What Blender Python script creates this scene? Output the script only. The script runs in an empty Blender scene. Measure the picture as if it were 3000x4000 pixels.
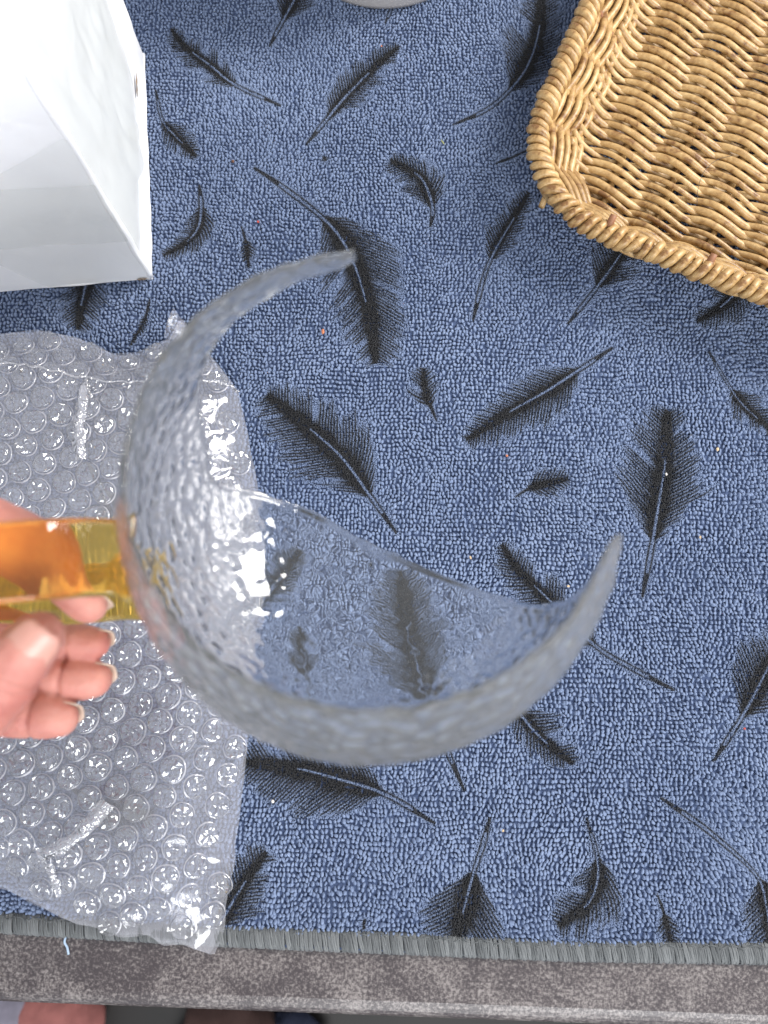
import bpy, bmesh, math, random
import numpy as np
from mathutils import Vector, Matrix

# ------------------------------------------------------------------ camera, world, lights
PITCH = math.radians(11.3)
CAM_H = 0.43
FPX = 3000.0                      # focal length in photo pixels (3000 x 4000 frame)
scene = bpy.context.scene
COL = scene.collection

cam_d = bpy.data.cameras.new('camera')
cam = bpy.data.objects.new('camera', cam_d)
COL.objects.link(cam)
cam.location = (0, 0, CAM_H)
cam.rotation_euler = (PITCH, 0, 0)
cam_d.sensor_fit = 'VERTICAL'
cam_d.sensor_height = 34.6667
cam_d.sensor_width = 26.0
cam_d.lens = 26.0
cam_d.clip_start = 0.01
cam_d.clip_end = 50
cam_d.dof.use_dof = True
cam_d.dof.focus_distance = 0.435
cam_d.dof.aperture_fstop = 7.6
scene.camera = cam

w = bpy.data.worlds.new('World')
scene.world = w
w.use_nodes = True
bg = w.node_tree.nodes['Background']
bg.inputs['Color'].default_value = (0.90, 0.94, 1.0, 1)
bg.inputs['Strength'].default_value = 0.80

def area_light(name, loc, target, sx, sy, energy, color):
    d = bpy.data.lights.new(name, 'AREA')
    d.shape = 'RECTANGLE'; d.size = sx; d.size_y = sy
    d.energy = energy; d.color = color
    o = bpy.data.objects.new(name, d); COL.objects.link(o)
    o.location = loc
    o.rotation_euler = (Vector(target) - Vector(loc)).to_track_quat('-Z', 'Y').to_euler()
    return o
area_light('window_light', (1.25, 0.75, 1.15), (0, 0.1, 0), 0.55, 0.9, 52, (1.0, 0.97, 0.93))
area_light('fill_light_behind', (0.35, -1.5, 1.15), (0, 0.05, 0), 1.5, 0.8, 46, (0.98, 0.99, 1.0))  # added fill light behind the camera, lifts the box front and glass band

scene.view_settings.view_transform = 'Standard'
scene.view_settings.look = 'None'
scene.view_settings.gamma = 1.0
scene.view_settings.exposure = 0.0
scene.view_settings.use_curve_mapping = False
scene.render.engine = 'CYCLES'
cy = scene.cycles
cy.use_denoising = True
cy.max_bounces = 24
cy.transmission_bounces = 24
cy.transparent_max_bounces = 28
cy.use_adaptive_sampling = True
cy.adaptive_threshold = 0.025
cy.glossy_bounces = 4
cy.diffuse_bounces = 3
cy.caustics_refractive = True
cy.caustics_reflective = False
cy.blur_glossy = 0.4
cy.sample_clamp_indirect = 6

random.seed(7)
rng = np.random.default_rng(7)
CP, SP = math.cos(PITCH), math.sin(PITCH)

# ------------------------------------------------------------------ helpers
def ray(px, py):
    x = (px - 1500) / FPX; y = -(py - 2000) / FPX
    return np.array([x, y * CP + SP, y * SP - CP])
def T(px, py, z=0.0):             # photo pixel -> point on the level z
    r = ray(px, py)
    return r * ((z - CAM_H) / r[2]) + np.array([0, 0, CAM_H])
def P(px, py, d):                 # photo pixel at a distance d along the optical axis
    return ray(px, py) * d + np.array([0, 0, CAM_H])
def project(v):                   # world points (N,3) -> photo pixels (N,2)
    q = np.asarray(v, float) - np.array([0, 0, CAM_H])
    y = q[:, 1] * CP + q[:, 2] * SP
    z = -(-q[:, 1] * SP + q[:, 2] * CP)
    return np.stack([1500 + FPX * q[:, 0] / z, 2000 - FPX * y / z], 1)

def hash2(i, j, s):
    h = (i.astype(np.int64) * 374761393 + j.astype(np.int64) * 668265263 + s * 1442695041) & 0xffffffff
    h = ((h ^ (h >> 13)) * 1274126177) & 0xffffffff
    return ((h ^ (h >> 16)) & 0xffff) / 65535.0
def vnoise(x, y, s=0):
    x = np.asarray(x, float); y = np.asarray(y, float)
    i = np.floor(x); j = np.floor(y); fx = x - i; fy = y - j
    fx = fx * fx * (3 - 2 * fx); fy = fy * fy * (3 - 2 * fy)
    i = i.astype(np.int64); j = j.astype(np.int64)
    a = hash2(i, j, s); b = hash2(i + 1, j, s); c = hash2(i, j + 1, s); d = hash2(i + 1, j + 1, s)
    return (a * (1 - fx) + b * fx) * (1 - fy) + (c * (1 - fx) + d * fx) * fy
def fbm(x, y, s=0, o=3):
    t = 0; a = 1; n = 0
    for k in range(o):
        t = t + a * vnoise(x * 2 ** k, y * 2 ** k, s + k); n += a; a *= 0.5
    return t / n
def sstep(a, b, x):
    t = np.clip((x - a) / (b - a), 0, 1); return t * t * (3 - 2 * t)
def worley(p):                    # smooth cell distance, 0 in the middle of a dimple
    c = np.floor(p).astype(np.int64); acc = np.zeros(len(p))
    for dx in (-1, 0, 1):
        for dy in (-1, 0, 1):
            for dz in (-1, 0, 1):
                g = c + np.array([dx, dy, dz]); k = g[:, 0] + 57 * g[:, 2]
                q = np.stack([hash2(k, g[:, 1], 1), hash2(k, g[:, 1], 2), hash2(k, g[:, 1], 3)], 1)
                d = np.linalg.norm(g + q - p, axis=1); acc += np.exp(-9.0 * d)
    return np.clip(-np.log(acc) / 9.0 + 0.15, 0, 1)
def catmull(pts, n):
    pts = np.asarray(pts, float)
    p = np.vstack([2 * pts[0] - pts[1], pts, 2 * pts[-1] - pts[-2]])
    m = len(pts) - 1
    out = []
    for t in np.linspace(0, m, n):
        i = min(int(t), m - 1); f = t - i
        a, b, c, d = p[i], p[i + 1], p[i + 2], p[i + 3]
        out.append(0.5 * (2 * b + (c - a) * f + (2 * a - 5 * b + 4 * c - d) * f * f + (3 * b - a - 3 * c + d) * f ** 3))
    return np.array(out)
def in_poly(pts, poly):
    x, y = pts[:, 0], pts[:, 1]; poly = np.asarray(poly, float); r = np.zeros(len(pts), bool)
    x0, y0 = poly[-1]
    for x1, y1 in poly:
        c = ((y1 > y) != (y0 > y)) & (x < (x0 - x1) * (y - y1) / (y0 - y1 + 1e-12) + x1)
        r ^= c; x0, y0 = x1, y1
    return r
def sdist(pts, poly):             # signed distance, negative inside
    poly = np.asarray(poly, float); best = np.full(len(pts), 1e9)
    a = poly[-1]
    for b in poly:
        ab = b - a; t = np.clip(((pts - a) @ ab) / (ab @ ab + 1e-12), 0, 1)
        q = pts - (a + t[:, None] * ab)
        best = np.minimum(best, np.hypot(q[:, 0], q[:, 1])); a = b
    return np.where(in_poly(pts, poly), -best, best)

def mesh_np(name, verts, faces, mat=None, smooth=True):
    me = bpy.data.meshes.new(name)
    verts = np.asarray(verts, np.float32)
    if isinstance(faces, np.ndarray):
        k = faces.shape[1]
        me.vertices.add(len(verts)); me.vertices.foreach_set('co', verts.ravel())
        me.loops.add(faces.size); me.loops.foreach_set('vertex_index', faces.astype(np.int32).ravel())
        me.polygons.add(len(faces))
        me.polygons.foreach_set('loop_start', np.arange(0, faces.size, k, dtype=np.int32))
        me.update(calc_edges=True)
        me.validate()
    else:
        me.from_pydata([tuple(map(float, v)) for v in verts], [], [tuple(map(int, f)) for f in faces])
        me.update()
    if smooth:
        me.polygons.foreach_set('use_smooth', np.ones(len(me.polygons), bool))
    if mat: me.materials.append(mat)
    return me
def link(name, me, parent=None, **tags):
    o = bpy.data.objects.new(name, me); COL.objects.link(o)
    if parent: o.parent = parent
    for k, v in tags.items(): o[k] = v
    return o
def thing(name, label, cat, loc=(0, 0, 0), group=None):
    o = bpy.data.objects.new(name, None); COL.objects.link(o)
    o.empty_display_size = 0.01
    o.location = loc; o['label'] = label; o['category'] = cat
    if group: o['group'] = group
    return o
def adopt(o, root):               # parent a part built in world coordinates
    o.parent = root; o.matrix_parent_inverse = Matrix.Translation(-Vector(root.location))
    return o

def clip_mesh(V, F, f):
    """keep the part of a triangle mesh where f >= 0; returns verts, tris"""
    V = [tuple(v) for v in V]; cache = {}; out = []
    def cut(i, j):
        k = (min(i, j), max(i, j))
        if k not in cache:
            t = f[i] / (f[i] - f[j]); a = np.array(V[i]); b_ = np.array(V[j])
            cache[k] = len(V); V.append(tuple(a + (b_ - a) * t))
        return cache[k]
    for tri in F:
        s = [f[i] >= 0 for i in tri]; c = sum(s)
        if c == 3: out.append(tuple(tri))
        elif c == 0: continue
        else:
            poly = []
            for a in range(3):
                i, j = tri[a], tri[(a + 1) % 3]
                if f[i] >= 0: poly.append(i)
                if (f[i] >= 0) != (f[j] >= 0): poly.append(cut(i, j))
            for a in range(1, len(poly) - 1): out.append((poly[0], poly[a], poly[a + 1]))
    used = sorted({i for t in out for i in t}); mp = {u: n for n, u in enumerate(used)}
    return np.array([V[u] for u in used]), np.array([[mp[i] for i in t] for t in out])

def tube(path, rad, n=8, closed=False, cap=True):
    path = np.asarray(path, float); m = len(path)
    rad = np.broadcast_to(rad, (m,))
    tan = np.gradient(path, axis=0)
    if closed: tan = np.roll(path, -1, 0) - np.roll(path, 1, 0)
    tan /= np.linalg.norm(tan, axis=1)[:, None] + 1e-12
    up = np.array([0, 0, 1.0]) if abs(tan[0][2]) < 0.9 else np.array([1.0, 0, 0])
    vs = []
    a = np.cross(tan[0], up); a /= np.linalg.norm(a)
    for i in range(m):
        a = a - tan[i] * (a @ tan[i]); a /= np.linalg.norm(a) + 1e-12
        b = np.cross(tan[i], a)
        for k in range(n):
            t = 2 * math.pi * k / n
            vs.append(path[i] + rad[i] * (math.cos(t) * a + math.sin(t) * b))
    fs = []
    for i in range(m if closed else m - 1):
        j = (i + 1) % m
        for k in range(n):
            l = (k + 1) % n
            fs.append((i * n + k, i * n + l, j * n + l, j * n + k))
    if cap and not closed:
        fs.append(tuple(range(n))[::-1]); fs.append(tuple((m - 1) * n + k for k in range(n)))
    return vs, fs
def join(parts):
    V = []; F = []
    for v, f in parts:
        o = len(V); V.extend(list(v)); F.extend([tuple(i + o for i in q) for q in f])
    return V, F

# ------------------------------------------------------------------ materials
def new_mat(name):
    m = bpy.data.materials.new(name); m.use_nodes = True
    nt = m.node_tree; return m, nt, nt.nodes['Principled BSDF']
def nd(nt, typ, **kw):
    n = nt.nodes.new(typ)
    for k, v in kw.items():
        if k in n.inputs.keys() if isinstance(k, str) else False: n.inputs[k].default_value = v
        else: setattr(n, k, v)
    return n
def ramp(nt, stops):
    r = nt.nodes.new('ShaderNodeValToRGB')
    while len(r.color_ramp.elements) < len(stops): r.color_ramp.elements.new(0.5)
    for e, (p, c) in zip(r.color_ramp.elements, stops):
        e.position = p; e.color = (*c, 1)
    return r
def noise(nt, scale, detail=4, rough=0.55, coord='Object', dist=0.0):
    tc = nt.nodes.new('ShaderNodeTexCoord')
    n = nt.nodes.new('ShaderNodeTexNoise')
    n.inputs['Scale'].default_value = scale; n.inputs['Detail'].default_value = detail
    n.inputs['Roughness'].default_value = rough; n.inputs['Distortion'].default_value = dist
    nt.links.new(tc.outputs[coord], n.inputs['Vector'])
    return n
def bump(nt, src, bsdf, strength, dist, chain=None):
    b = nt.nodes.new('ShaderNodeBump')
    b.inputs['Strength'].default_value = strength; b.inputs['Distance'].default_value = dist
    nt.links.new(src, b.inputs['Height'])
    if chain: nt.links.new(chain, b.inputs['Normal'])
    nt.links.new(b.outputs['Normal'], bsdf.inputs['Normal'])
    return b.outputs['Normal']

# towel: blue pile with a black print held in an attribute of the pile
m_pile, nt, b = new_mat('terry_pile')
at = nt.nodes.new('ShaderNodeAttribute'); at.attribute_name = 'print'
av = nt.nodes.new('ShaderNodeAttribute'); av.attribute_name = 'tone'
c0 = ramp(nt, [(0.0, (0.100, 0.138, 0.235)), (0.5, (0.139, 0.184, 0.294)), (1.0, (0.190, 0.242, 0.362))])
nt.links.new(av.outputs['Fac'], c0.inputs['Fac'])
mx = nt.nodes.new('ShaderNodeMix'); mx.data_type = 'RGBA'
nt.links.new(at.outputs['Fac'], mx.inputs['Factor'])
nt.links.new(c0.outputs['Color'], mx.inputs['A'])
mx.inputs['B'].default_value = (0.006, 0.0065, 0.009, 1)
nt.links.new(mx.outputs['Result'], b.inputs['Base Color'])
b.inputs['Roughness'].default_value = 0.75
b.inputs['Sheen Weight'].default_value = 0.06
b.inputs['Sheen Roughness'].default_value = 0.4
nz = noise(nt, 2600, 2); bump(nt, nz.outputs['Fac'], b, 0.5, 0.0003)

m_cloth, nt, b = new_mat('towel_ground_cloth')
b.inputs['Base Color'].default_value = (0.042, 0.064, 0.130, 1); b.inputs['Roughness'].default_value = 0.95

m_thread, nt, b = new_mat('grey_thread')
oi = nt.nodes.new('ShaderNodeObjectInfo')
cr = ramp(nt, [(0, (0.060, 0.066, 0.070)), (1, (0.125, 0.133, 0.138))])
nt.links.new(oi.outputs['Random'], cr.inputs['Fac']); nt.links.new(cr.outputs['Color'], b.inputs['Base Color'])
b.inputs['Roughness'].default_value = 0.7; b.inputs['Sheen Weight'].default_value = 0.15
m_hem, nt, b = new_mat('hem_binding')
b.inputs['Base Color'].default_value = (0.075, 0.082, 0.090, 1); b.inputs['Roughness'].default_value = 0.9
m_chain, nt, b = new_mat('dark_thread')
b.inputs['Base Color'].default_value = (0.06, 0.062, 0.07, 1); b.inputs['Roughness'].default_value = 0.8

# stone-look table top
m_table, nt, b = new_mat('mottled_laminate')
n1 = noise(nt, 620, 6, 0.75); n2 = noise(nt, 34, 5, 0.65, dist=0.8)
ma = nt.nodes.new('ShaderNodeMath'); ma.operation = 'MULTIPLY_ADD'
nt.links.new(n2.outputs['Fac'], ma.inputs[0]); ma.inputs[1].default_value = 0.42
nt.links.new(n1.outputs['Fac'], ma.inputs[2])
cr = ramp(nt, [(0.0, (0.026, 0.021, 0.023)), (0.48, (0.040, 0.032, 0.035)), (0.53, (0.085, 0.073, 0.073)), (0.64, (0.19, 0.17, 0.165)), (1, (0.27, 0.255, 0.245))])
sub = nt.nodes.new('ShaderNodeMath'); sub.operation = 'SUBTRACT'; sub.inputs[1].default_value = 0.19
nt.links.new(ma.outputs[0], sub.inputs[0]); nt.links.new(sub.outputs[0], cr.inputs['Fac'])
nt.links.new(cr.outputs['Color'], b.inputs['Base Color'])
b.inputs['Roughness'].default_value = 0.28
bump(nt, n1.outputs['Fac'], b, 0.15, 0.0006)

m_floor, nt, b = new_mat('dark_floor')
n1 = noise(nt, 9, 5); cr = ramp(nt, [(0.3, (0.006, 0.005, 0.0045)), (0.7, (0.014, 0.010, 0.009))])
nt.links.new(n1.outputs['Fac'], cr.inputs['Fac']); nt.links.new(cr.outputs['Color'], b.inputs['Base Color'])
b.inputs['Roughness'].default_value = 0.6

def fabric(name, c):
    m, nt, b = new_mat(name)
    n1 = noise(nt, 60, 4); cr = ramp(nt, [(0.3, tuple(0.8 * x for x in c)), (0.7, c)])
    nt.links.new(n1.outputs['Fac'], cr.inputs['Fac']); nt.links.new(cr.outputs['Color'], b.inputs['Base Color'])
    b.inputs['Roughness'].default_value = 0.9; bump(nt, n1.outputs['Fac'], b, 0.3, 0.003)
    return m

# white box
m_box, nt, b = new_mat('white_cardboard')
n1 = noise(nt, 14, 4); n2 = noise(nt, 300, 3)
cr = ramp(nt, [(0.3, (0.78, 0.785, 0.81)), (0.7, (0.84, 0.845, 0.865))])
nt.links.new(n1.outputs['Fac'], cr.inputs['Fac']); nt.links.new(cr.outputs['Color'], b.inputs['Base Color'])
b.inputs['Roughness'].default_value = 0.5
ch = bump(nt, n2.outputs['Fac'], b, 0.06, 0.001)
n3 = noise(nt, 22, 2, dist=1.5); bump(nt, n3.outputs['Fac'], b, 0.25, 0.004, ch)
m_kraft, nt, b = new_mat('torn_brown_board')
n1 = noise(nt, 500, 3); cr = ramp(nt, [(0.35, (0.03, 0.018, 0.01)), (0.6, (0.36, 0.23, 0.12))])
nt.links.new(n1.outputs['Fac'], cr.inputs['Fac']); nt.links.new(cr.outputs['Color'], b.inputs['Base Color']); b.inputs['Roughness'].default_value = 0.9

def film(name, haze, gloss_rough, tint, bump_scale=0, bump_d=0.001, gloss=1.0, bump_strength=0.6, body=(0.90, 0.90, 0.975)):
    m = bpy.data.materials.new(name); m.use_nodes = True; nt = m.node_tree
    nt.nodes.remove(nt.nodes['Principled BSDF']); out = nt.nodes['Material Output']
    tr = nt.nodes.new('ShaderNodeBsdfTransparent'); tr.inputs['Color'].default_value = (*tint, 1)
    df = nt.nodes.new('ShaderNodeBsdfDiffuse'); df.inputs['Color'].default_value = (*body, 1)
    tl = nt.nodes.new('ShaderNodeBsdfTranslucent'); tl.inputs['Color'].default_value = (*body, 1)
    hz = nt.nodes.new('ShaderNodeMixShader'); hz.inputs[0].default_value = 0.22
    nt.links.new(df.outputs[0], hz.inputs[1]); nt.links.new(tl.outputs[0], hz.inputs[2])
    m1 = nt.nodes.new('ShaderNodeMixShader'); m1.inputs[0].default_value = haze
    nt.links.new(tr.outputs[0], m1.inputs[1]); nt.links.new(hz.outputs[0], m1.inputs[2])
    gl = nt.nodes.new('ShaderNodeBsdfGlossy'); gl.inputs['Roughness'].default_value = gloss_rough
    # thin-sheet Fresnel (Schlick), the same from both sides
    ge = nt.nodes.new('ShaderNodeNewGeometry')
    fr = nt.nodes.new('ShaderNodeBump'); fr.inputs['Strength'].default_value = bump_strength if bump_scale else 0.0; fr.inputs['Distance'].default_value = bump_d
    vd = nt.nodes.new('ShaderNodeVectorMath'); vd.operation = 'DOT_PRODUCT'
    nt.links.new(fr.outputs[0], vd.inputs[0]); nt.links.new(ge.outputs['Incoming'], vd.inputs[1])
    def mth(op, a, b_=None, c_=None):
        q = nt.nodes.new('ShaderNodeMath'); q.operation = op
        for i_, v_ in enumerate((a, b_, c_)):
            if v_ is None: continue
            if isinstance(v_, (int, float)): q.inputs[i_].default_value = v_
            else: nt.links.new(v_, q.inputs[i_])
        return q
    om = mth('SUBTRACT', 1.0, mth('ABSOLUTE', vd.outputs['Value']).outputs[0]); om.use_clamp = True
    p5 = mth('POWER', om.outputs[0], 4.0)
    mu = mth('MULTIPLY', mth('MULTIPLY_ADD', p5.outputs[0], 0.85, 0.07).outputs[0], gloss); mu.use_clamp = True
    m2 = nt.nodes.new('ShaderNodeMixShader'); nt.links.new(mu.outputs[0], m2.inputs[0])
    nt.links.new(m1.outputs[0], m2.inputs[1]); nt.links.new(gl.outputs[0], m2.inputs[2])
    nt.links.new(m2.outputs[0], out.inputs['Surface'])
    if bump_scale:
        n1 = noise(nt, bump_scale, 1, 0.5, dist=0.6)
        bp = nt.nodes.new('ShaderNodeBump'); bp.inputs['Strength'].default_value = bump_strength; bp.inputs['Distance'].default_value = bump_d
        nt.links.new(n1.outputs['Fac'], bp.inputs['Height'])
        for s in (df, gl): nt.links.new(bp.outputs['Normal'], s.inputs['Normal'])
        nt.links.new(n1.outputs['Fac'], fr.inputs['Height'])
    return m
m_film = film('bubble_film', 0.085, 0.12, (0.97, 0.97, 0.985), 70, 0.004, 1.3)
m_film_low = film('bubble_film_backing', 0.165, 0.2, (0.96, 0.96, 0.98), 60, 0.004, 1.0)
m_bubble = film('bubble_skin', 0.035, 0.05, (0.985, 0.985, 0.99), 0, 0, 2.2)
m_weld = film('bubble_weld', 0.42, 0.1, (0.97, 0.97, 0.98), 0, 0, 1.5)
m_flash = film('crinkled_shiny_tape', 0.26, 0.10, (0.97, 0.97, 0.98), 230, 0.004, 3.2, 0.9)
m_tape = film('packing_tape', 0.12, 0.32, (0.985, 0.988, 0.982), 22, 0.006, 0.40, 0.4, (0.93, 0.94, 0.94))

m_tape_side = film('creased_packing_tape', 0.16, 0.25, (0.950, 0.960, 0.950), 18, 0.006, 0.5, 0.35, (0.82, 0.84, 0.82))
def glass(name, col, rough, scale, strength, dist):
    m, nt, b = new_mat(name)
    b.inputs['Base Color'].default_value = (*col, 1)
    b.inputs['Roughness'].default_value = rough
    b.inputs['IOR'].default_value = 1.50
    b.inputs['Transmission Weight'].default_value = 1.0
    if scale:
        tc = nt.nodes.new('ShaderNodeTexCoord'); v = nt.nodes.new('ShaderNodeTexVoronoi')
        v.feature = 'SMOOTH_F1'; v.inputs['Scale'].default_value = scale; v.inputs['Smoothness'].default_value = 0.6
        nt.links.new(tc.outputs['Object'], v.inputs['Vector'])
        bump(nt, v.outputs['Distance'], b, strength, dist)
        # uneven white diffuse mixed in, painting a pale haze on the glass
        df = nt.nodes.new('ShaderNodeBsdfDiffuse'); df.inputs['Color'].default_value = (0.90, 0.90, 0.89, 1)
        dn = noise(nt, 60, 4, 0.6); dr = ramp(nt, [(0.3, (0.002, 0.002, 0.002)), (0.75, (0.012, 0.012, 0.012))])
        nt.links.new(dn.outputs['Fac'], dr.inputs['Fac'])
        # more white on the shoulder stands in for pale reflections; lower bowl stays clear
        sx = nt.nodes.new('ShaderNodeSeparateXYZ'); nt.links.new(tc.outputs['Object'], sx.inputs[0])
        mr = nt.nodes.new('ShaderNodeMapRange'); mr.inputs['From Min'].default_value = -0.012; mr.inputs['From Max'].default_value = 0.018
        mr.inputs['To Min'].default_value = 0.0; mr.inputs['To Max'].default_value = 0.048
        nt.links.new(sx.outputs['Z'], mr.inputs['Value'])
        sm_ = nt.nodes.new('ShaderNodeMath'); sm_.operation = 'ADD'; nt.links.new(mr.outputs[0], sm_.inputs[0]); nt.links.new(dr.outputs['Color'], sm_.inputs[1])
        ms = nt.nodes.new('ShaderNodeMixShader'); nt.links.new(sm_.outputs[0], ms.inputs[0])
        nt.links.new(b.outputs[0], ms.inputs[1]); nt.links.new(df.outputs[0], ms.inputs[2])
        nt.links.new(ms.outputs[0], nt.nodes['Material Output'].inputs['Surface'])
    return m
m_glass = glass('hammered_clear_glass', (0.995, 0.998, 0.996), 0.0, 215, 0.10, 0.0012)
m_amber = glass('amber_glass', (0.98, 0.66, 0.13), 0.02, 0, 0, 0)

# skin
m_skin, nt, b = new_mat('skin')
n1 = noise(nt, 55, 4); cr = ramp(nt, [(0.28, (0.40, 0.130, 0.108)), (0.52, (0.52, 0.215, 0.175)), (0.78, (0.60, 0.305, 0.25))])
nt.links.new(n1.outputs['Fac'], cr.inputs['Fac']); nt.links.new(cr.outputs['Color'], b.inputs['Base Color'])
b.inputs['Roughness'].default_value = 0.5
b.inputs['Subsurface Weight'].default_value = 0.25; b.inputs['Subsurface Radius'].default_value = (0.004, 0.0016, 0.001); b.inputs['Subsurface Scale'].default_value = 1.0
n2 = noise(nt, 1100, 4, 0.75, dist=2.5); ck = bump(nt, n2.outputs['Fac'], b, 0.28, 0.0007)
n4 = noise(nt, 170, 3, 0.6, dist=3.0); bump(nt, n4.outputs['Fac'], b, 0.22, 0.0022, ck)
m_nail, nt, b = new_mat('fingernail')
b.inputs['Base Color'].default_value = (0.56, 0.285, 0.232, 1); b.inputs['Roughness'].default_value = 0.35
b.inputs['Subsurface Weight'].default_value = 0.1; b.inputs['Subsurface Radius'].default_value = (0.003, 0.0015, 0.001)
m_nailtip, nt, b = new_mat('fingernail_edge')
b.inputs['Base Color'].default_value = (0.52, 0.39, 0.31, 1); b.inputs['Roughness'].default_value = 0.3

# willow
m_wil, nt, b = new_mat('willow')
oi = nt.nodes.new('ShaderNodeObjectInfo')
n1 = noise(nt, 190, 4, 0.6, dist=0.5); n2 = noise(nt, 45, 3)
cr = ramp(nt, [(0.0, (0.13, 0.055, 0.018)), (0.41, (0.17, 0.08, 0.026)), (0.50, (0.30, 0.175, 0.066)), (0.66, (0.42, 0.268, 0.112)), (1.0, (0.60, 0.44, 0.225))])
ad = nt.nodes.new('ShaderNodeMath'); ad.operation = 'MULTIPLY_ADD'; ad.inputs[1].default_value = 0.16
nt.links.new(oi.outputs['Random'], ad.inputs[0]); nt.links.new(n1.outputs['Fac'], ad.inputs[2])
ad2 = nt.nodes.new('ShaderNodeMath'); ad2.operation = 'MULTIPLY_ADD'; ad2.inputs[1].default_value = 0.35
nt.links.new(n2.outputs['Fac'], ad2.inputs[0]); nt.links.new(ad.outputs[0], ad2.inputs[2])
ad3 = nt.nodes.new('ShaderNodeMath'); ad3.operation = 'SUBTRACT'; ad3.inputs[1].default_value = 0.17
nt.links.new(ad2.outputs[0], ad3.inputs[0]); nt.links.new(ad3.outputs[0], cr.inputs['Fac'])
nt.links.new(cr.outputs['Color'], b.inputs['Base Color'])
b.inputs['Roughness'].default_value = 0.42
n3 = noise(nt, 900, 3); bump(nt, n3.outputs['Fac'], b, 0.25, 0.0005)
m_peg, nt, b = new_mat('reddish_stake')
b.inputs['Base Color'].default_value = (0.22, 0.095, 0.045, 1); b.inputs['Roughness'].default_value = 0.6

m_tub, nt, b = new_mat('pale_grey_plastic')
n1 = noise(nt, 20, 3); cr = ramp(nt, [(0.3, (0.36, 0.34, 0.33)), (0.7, (0.42, 0.40, 0.39))])
nt.links.new(n1.outputs['Fac'], cr.inputs['Fac']); nt.links.new(cr.outputs['Color'], b.inputs['Base Color']); b.inputs['Roughness'].default_value = 0.45

# ------------------------------------------------------------------ floor and table
fl = mesh_np('floor', [(-2, -2, -0.72), (2, -2, -0.72), (2, 2, -0.72), (-2, 2, -0.72)], [(0, 1, 2, 3)], m_floor, False)
link('floor', fl, kind='structure')

TY = math.radians(-1.95)          # yaw of the table
table = thing('table', 'brown grey mottled stone-look table under the blue towel', 'table', (0, 0.3, 0))
def table_top():
    # profile across the front edge (y, z): rounded nose, then extruded along x
    prof = [(1.0, 0.0)]
    y0 = -0.1765
    r = 0.010
    prof += [(y0 + r + 0.05, 0)]
    for k in range(7):
        a = math.pi / 2 * k / 6
        prof.append((y0 + r - r * math.sin(a), -r + r * math.cos(a)))
    prof += [(y0, -0.03), (y0 + 0.006, -0.034), (1.0, -0.034)]
    V = []; F = []
    xs = (-0.75, 0.75)
    for x in xs:
        for y, z in prof: V.append((x, y, z))
    n = len(prof)
    for i in range(n):
        j = (i + 1) % n
        F.append((i, j, n + j, n + i))
    F.append(tuple(range(n))[::-1]); F.append(tuple(range(n, 2 * n)))
    me = mesh_np('table_top', V, F, m_table, False)
    o = link('table_top', me)
    o.rotation_euler = (0, 0, TY)
    return o
adopt(table_top(), table)

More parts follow.
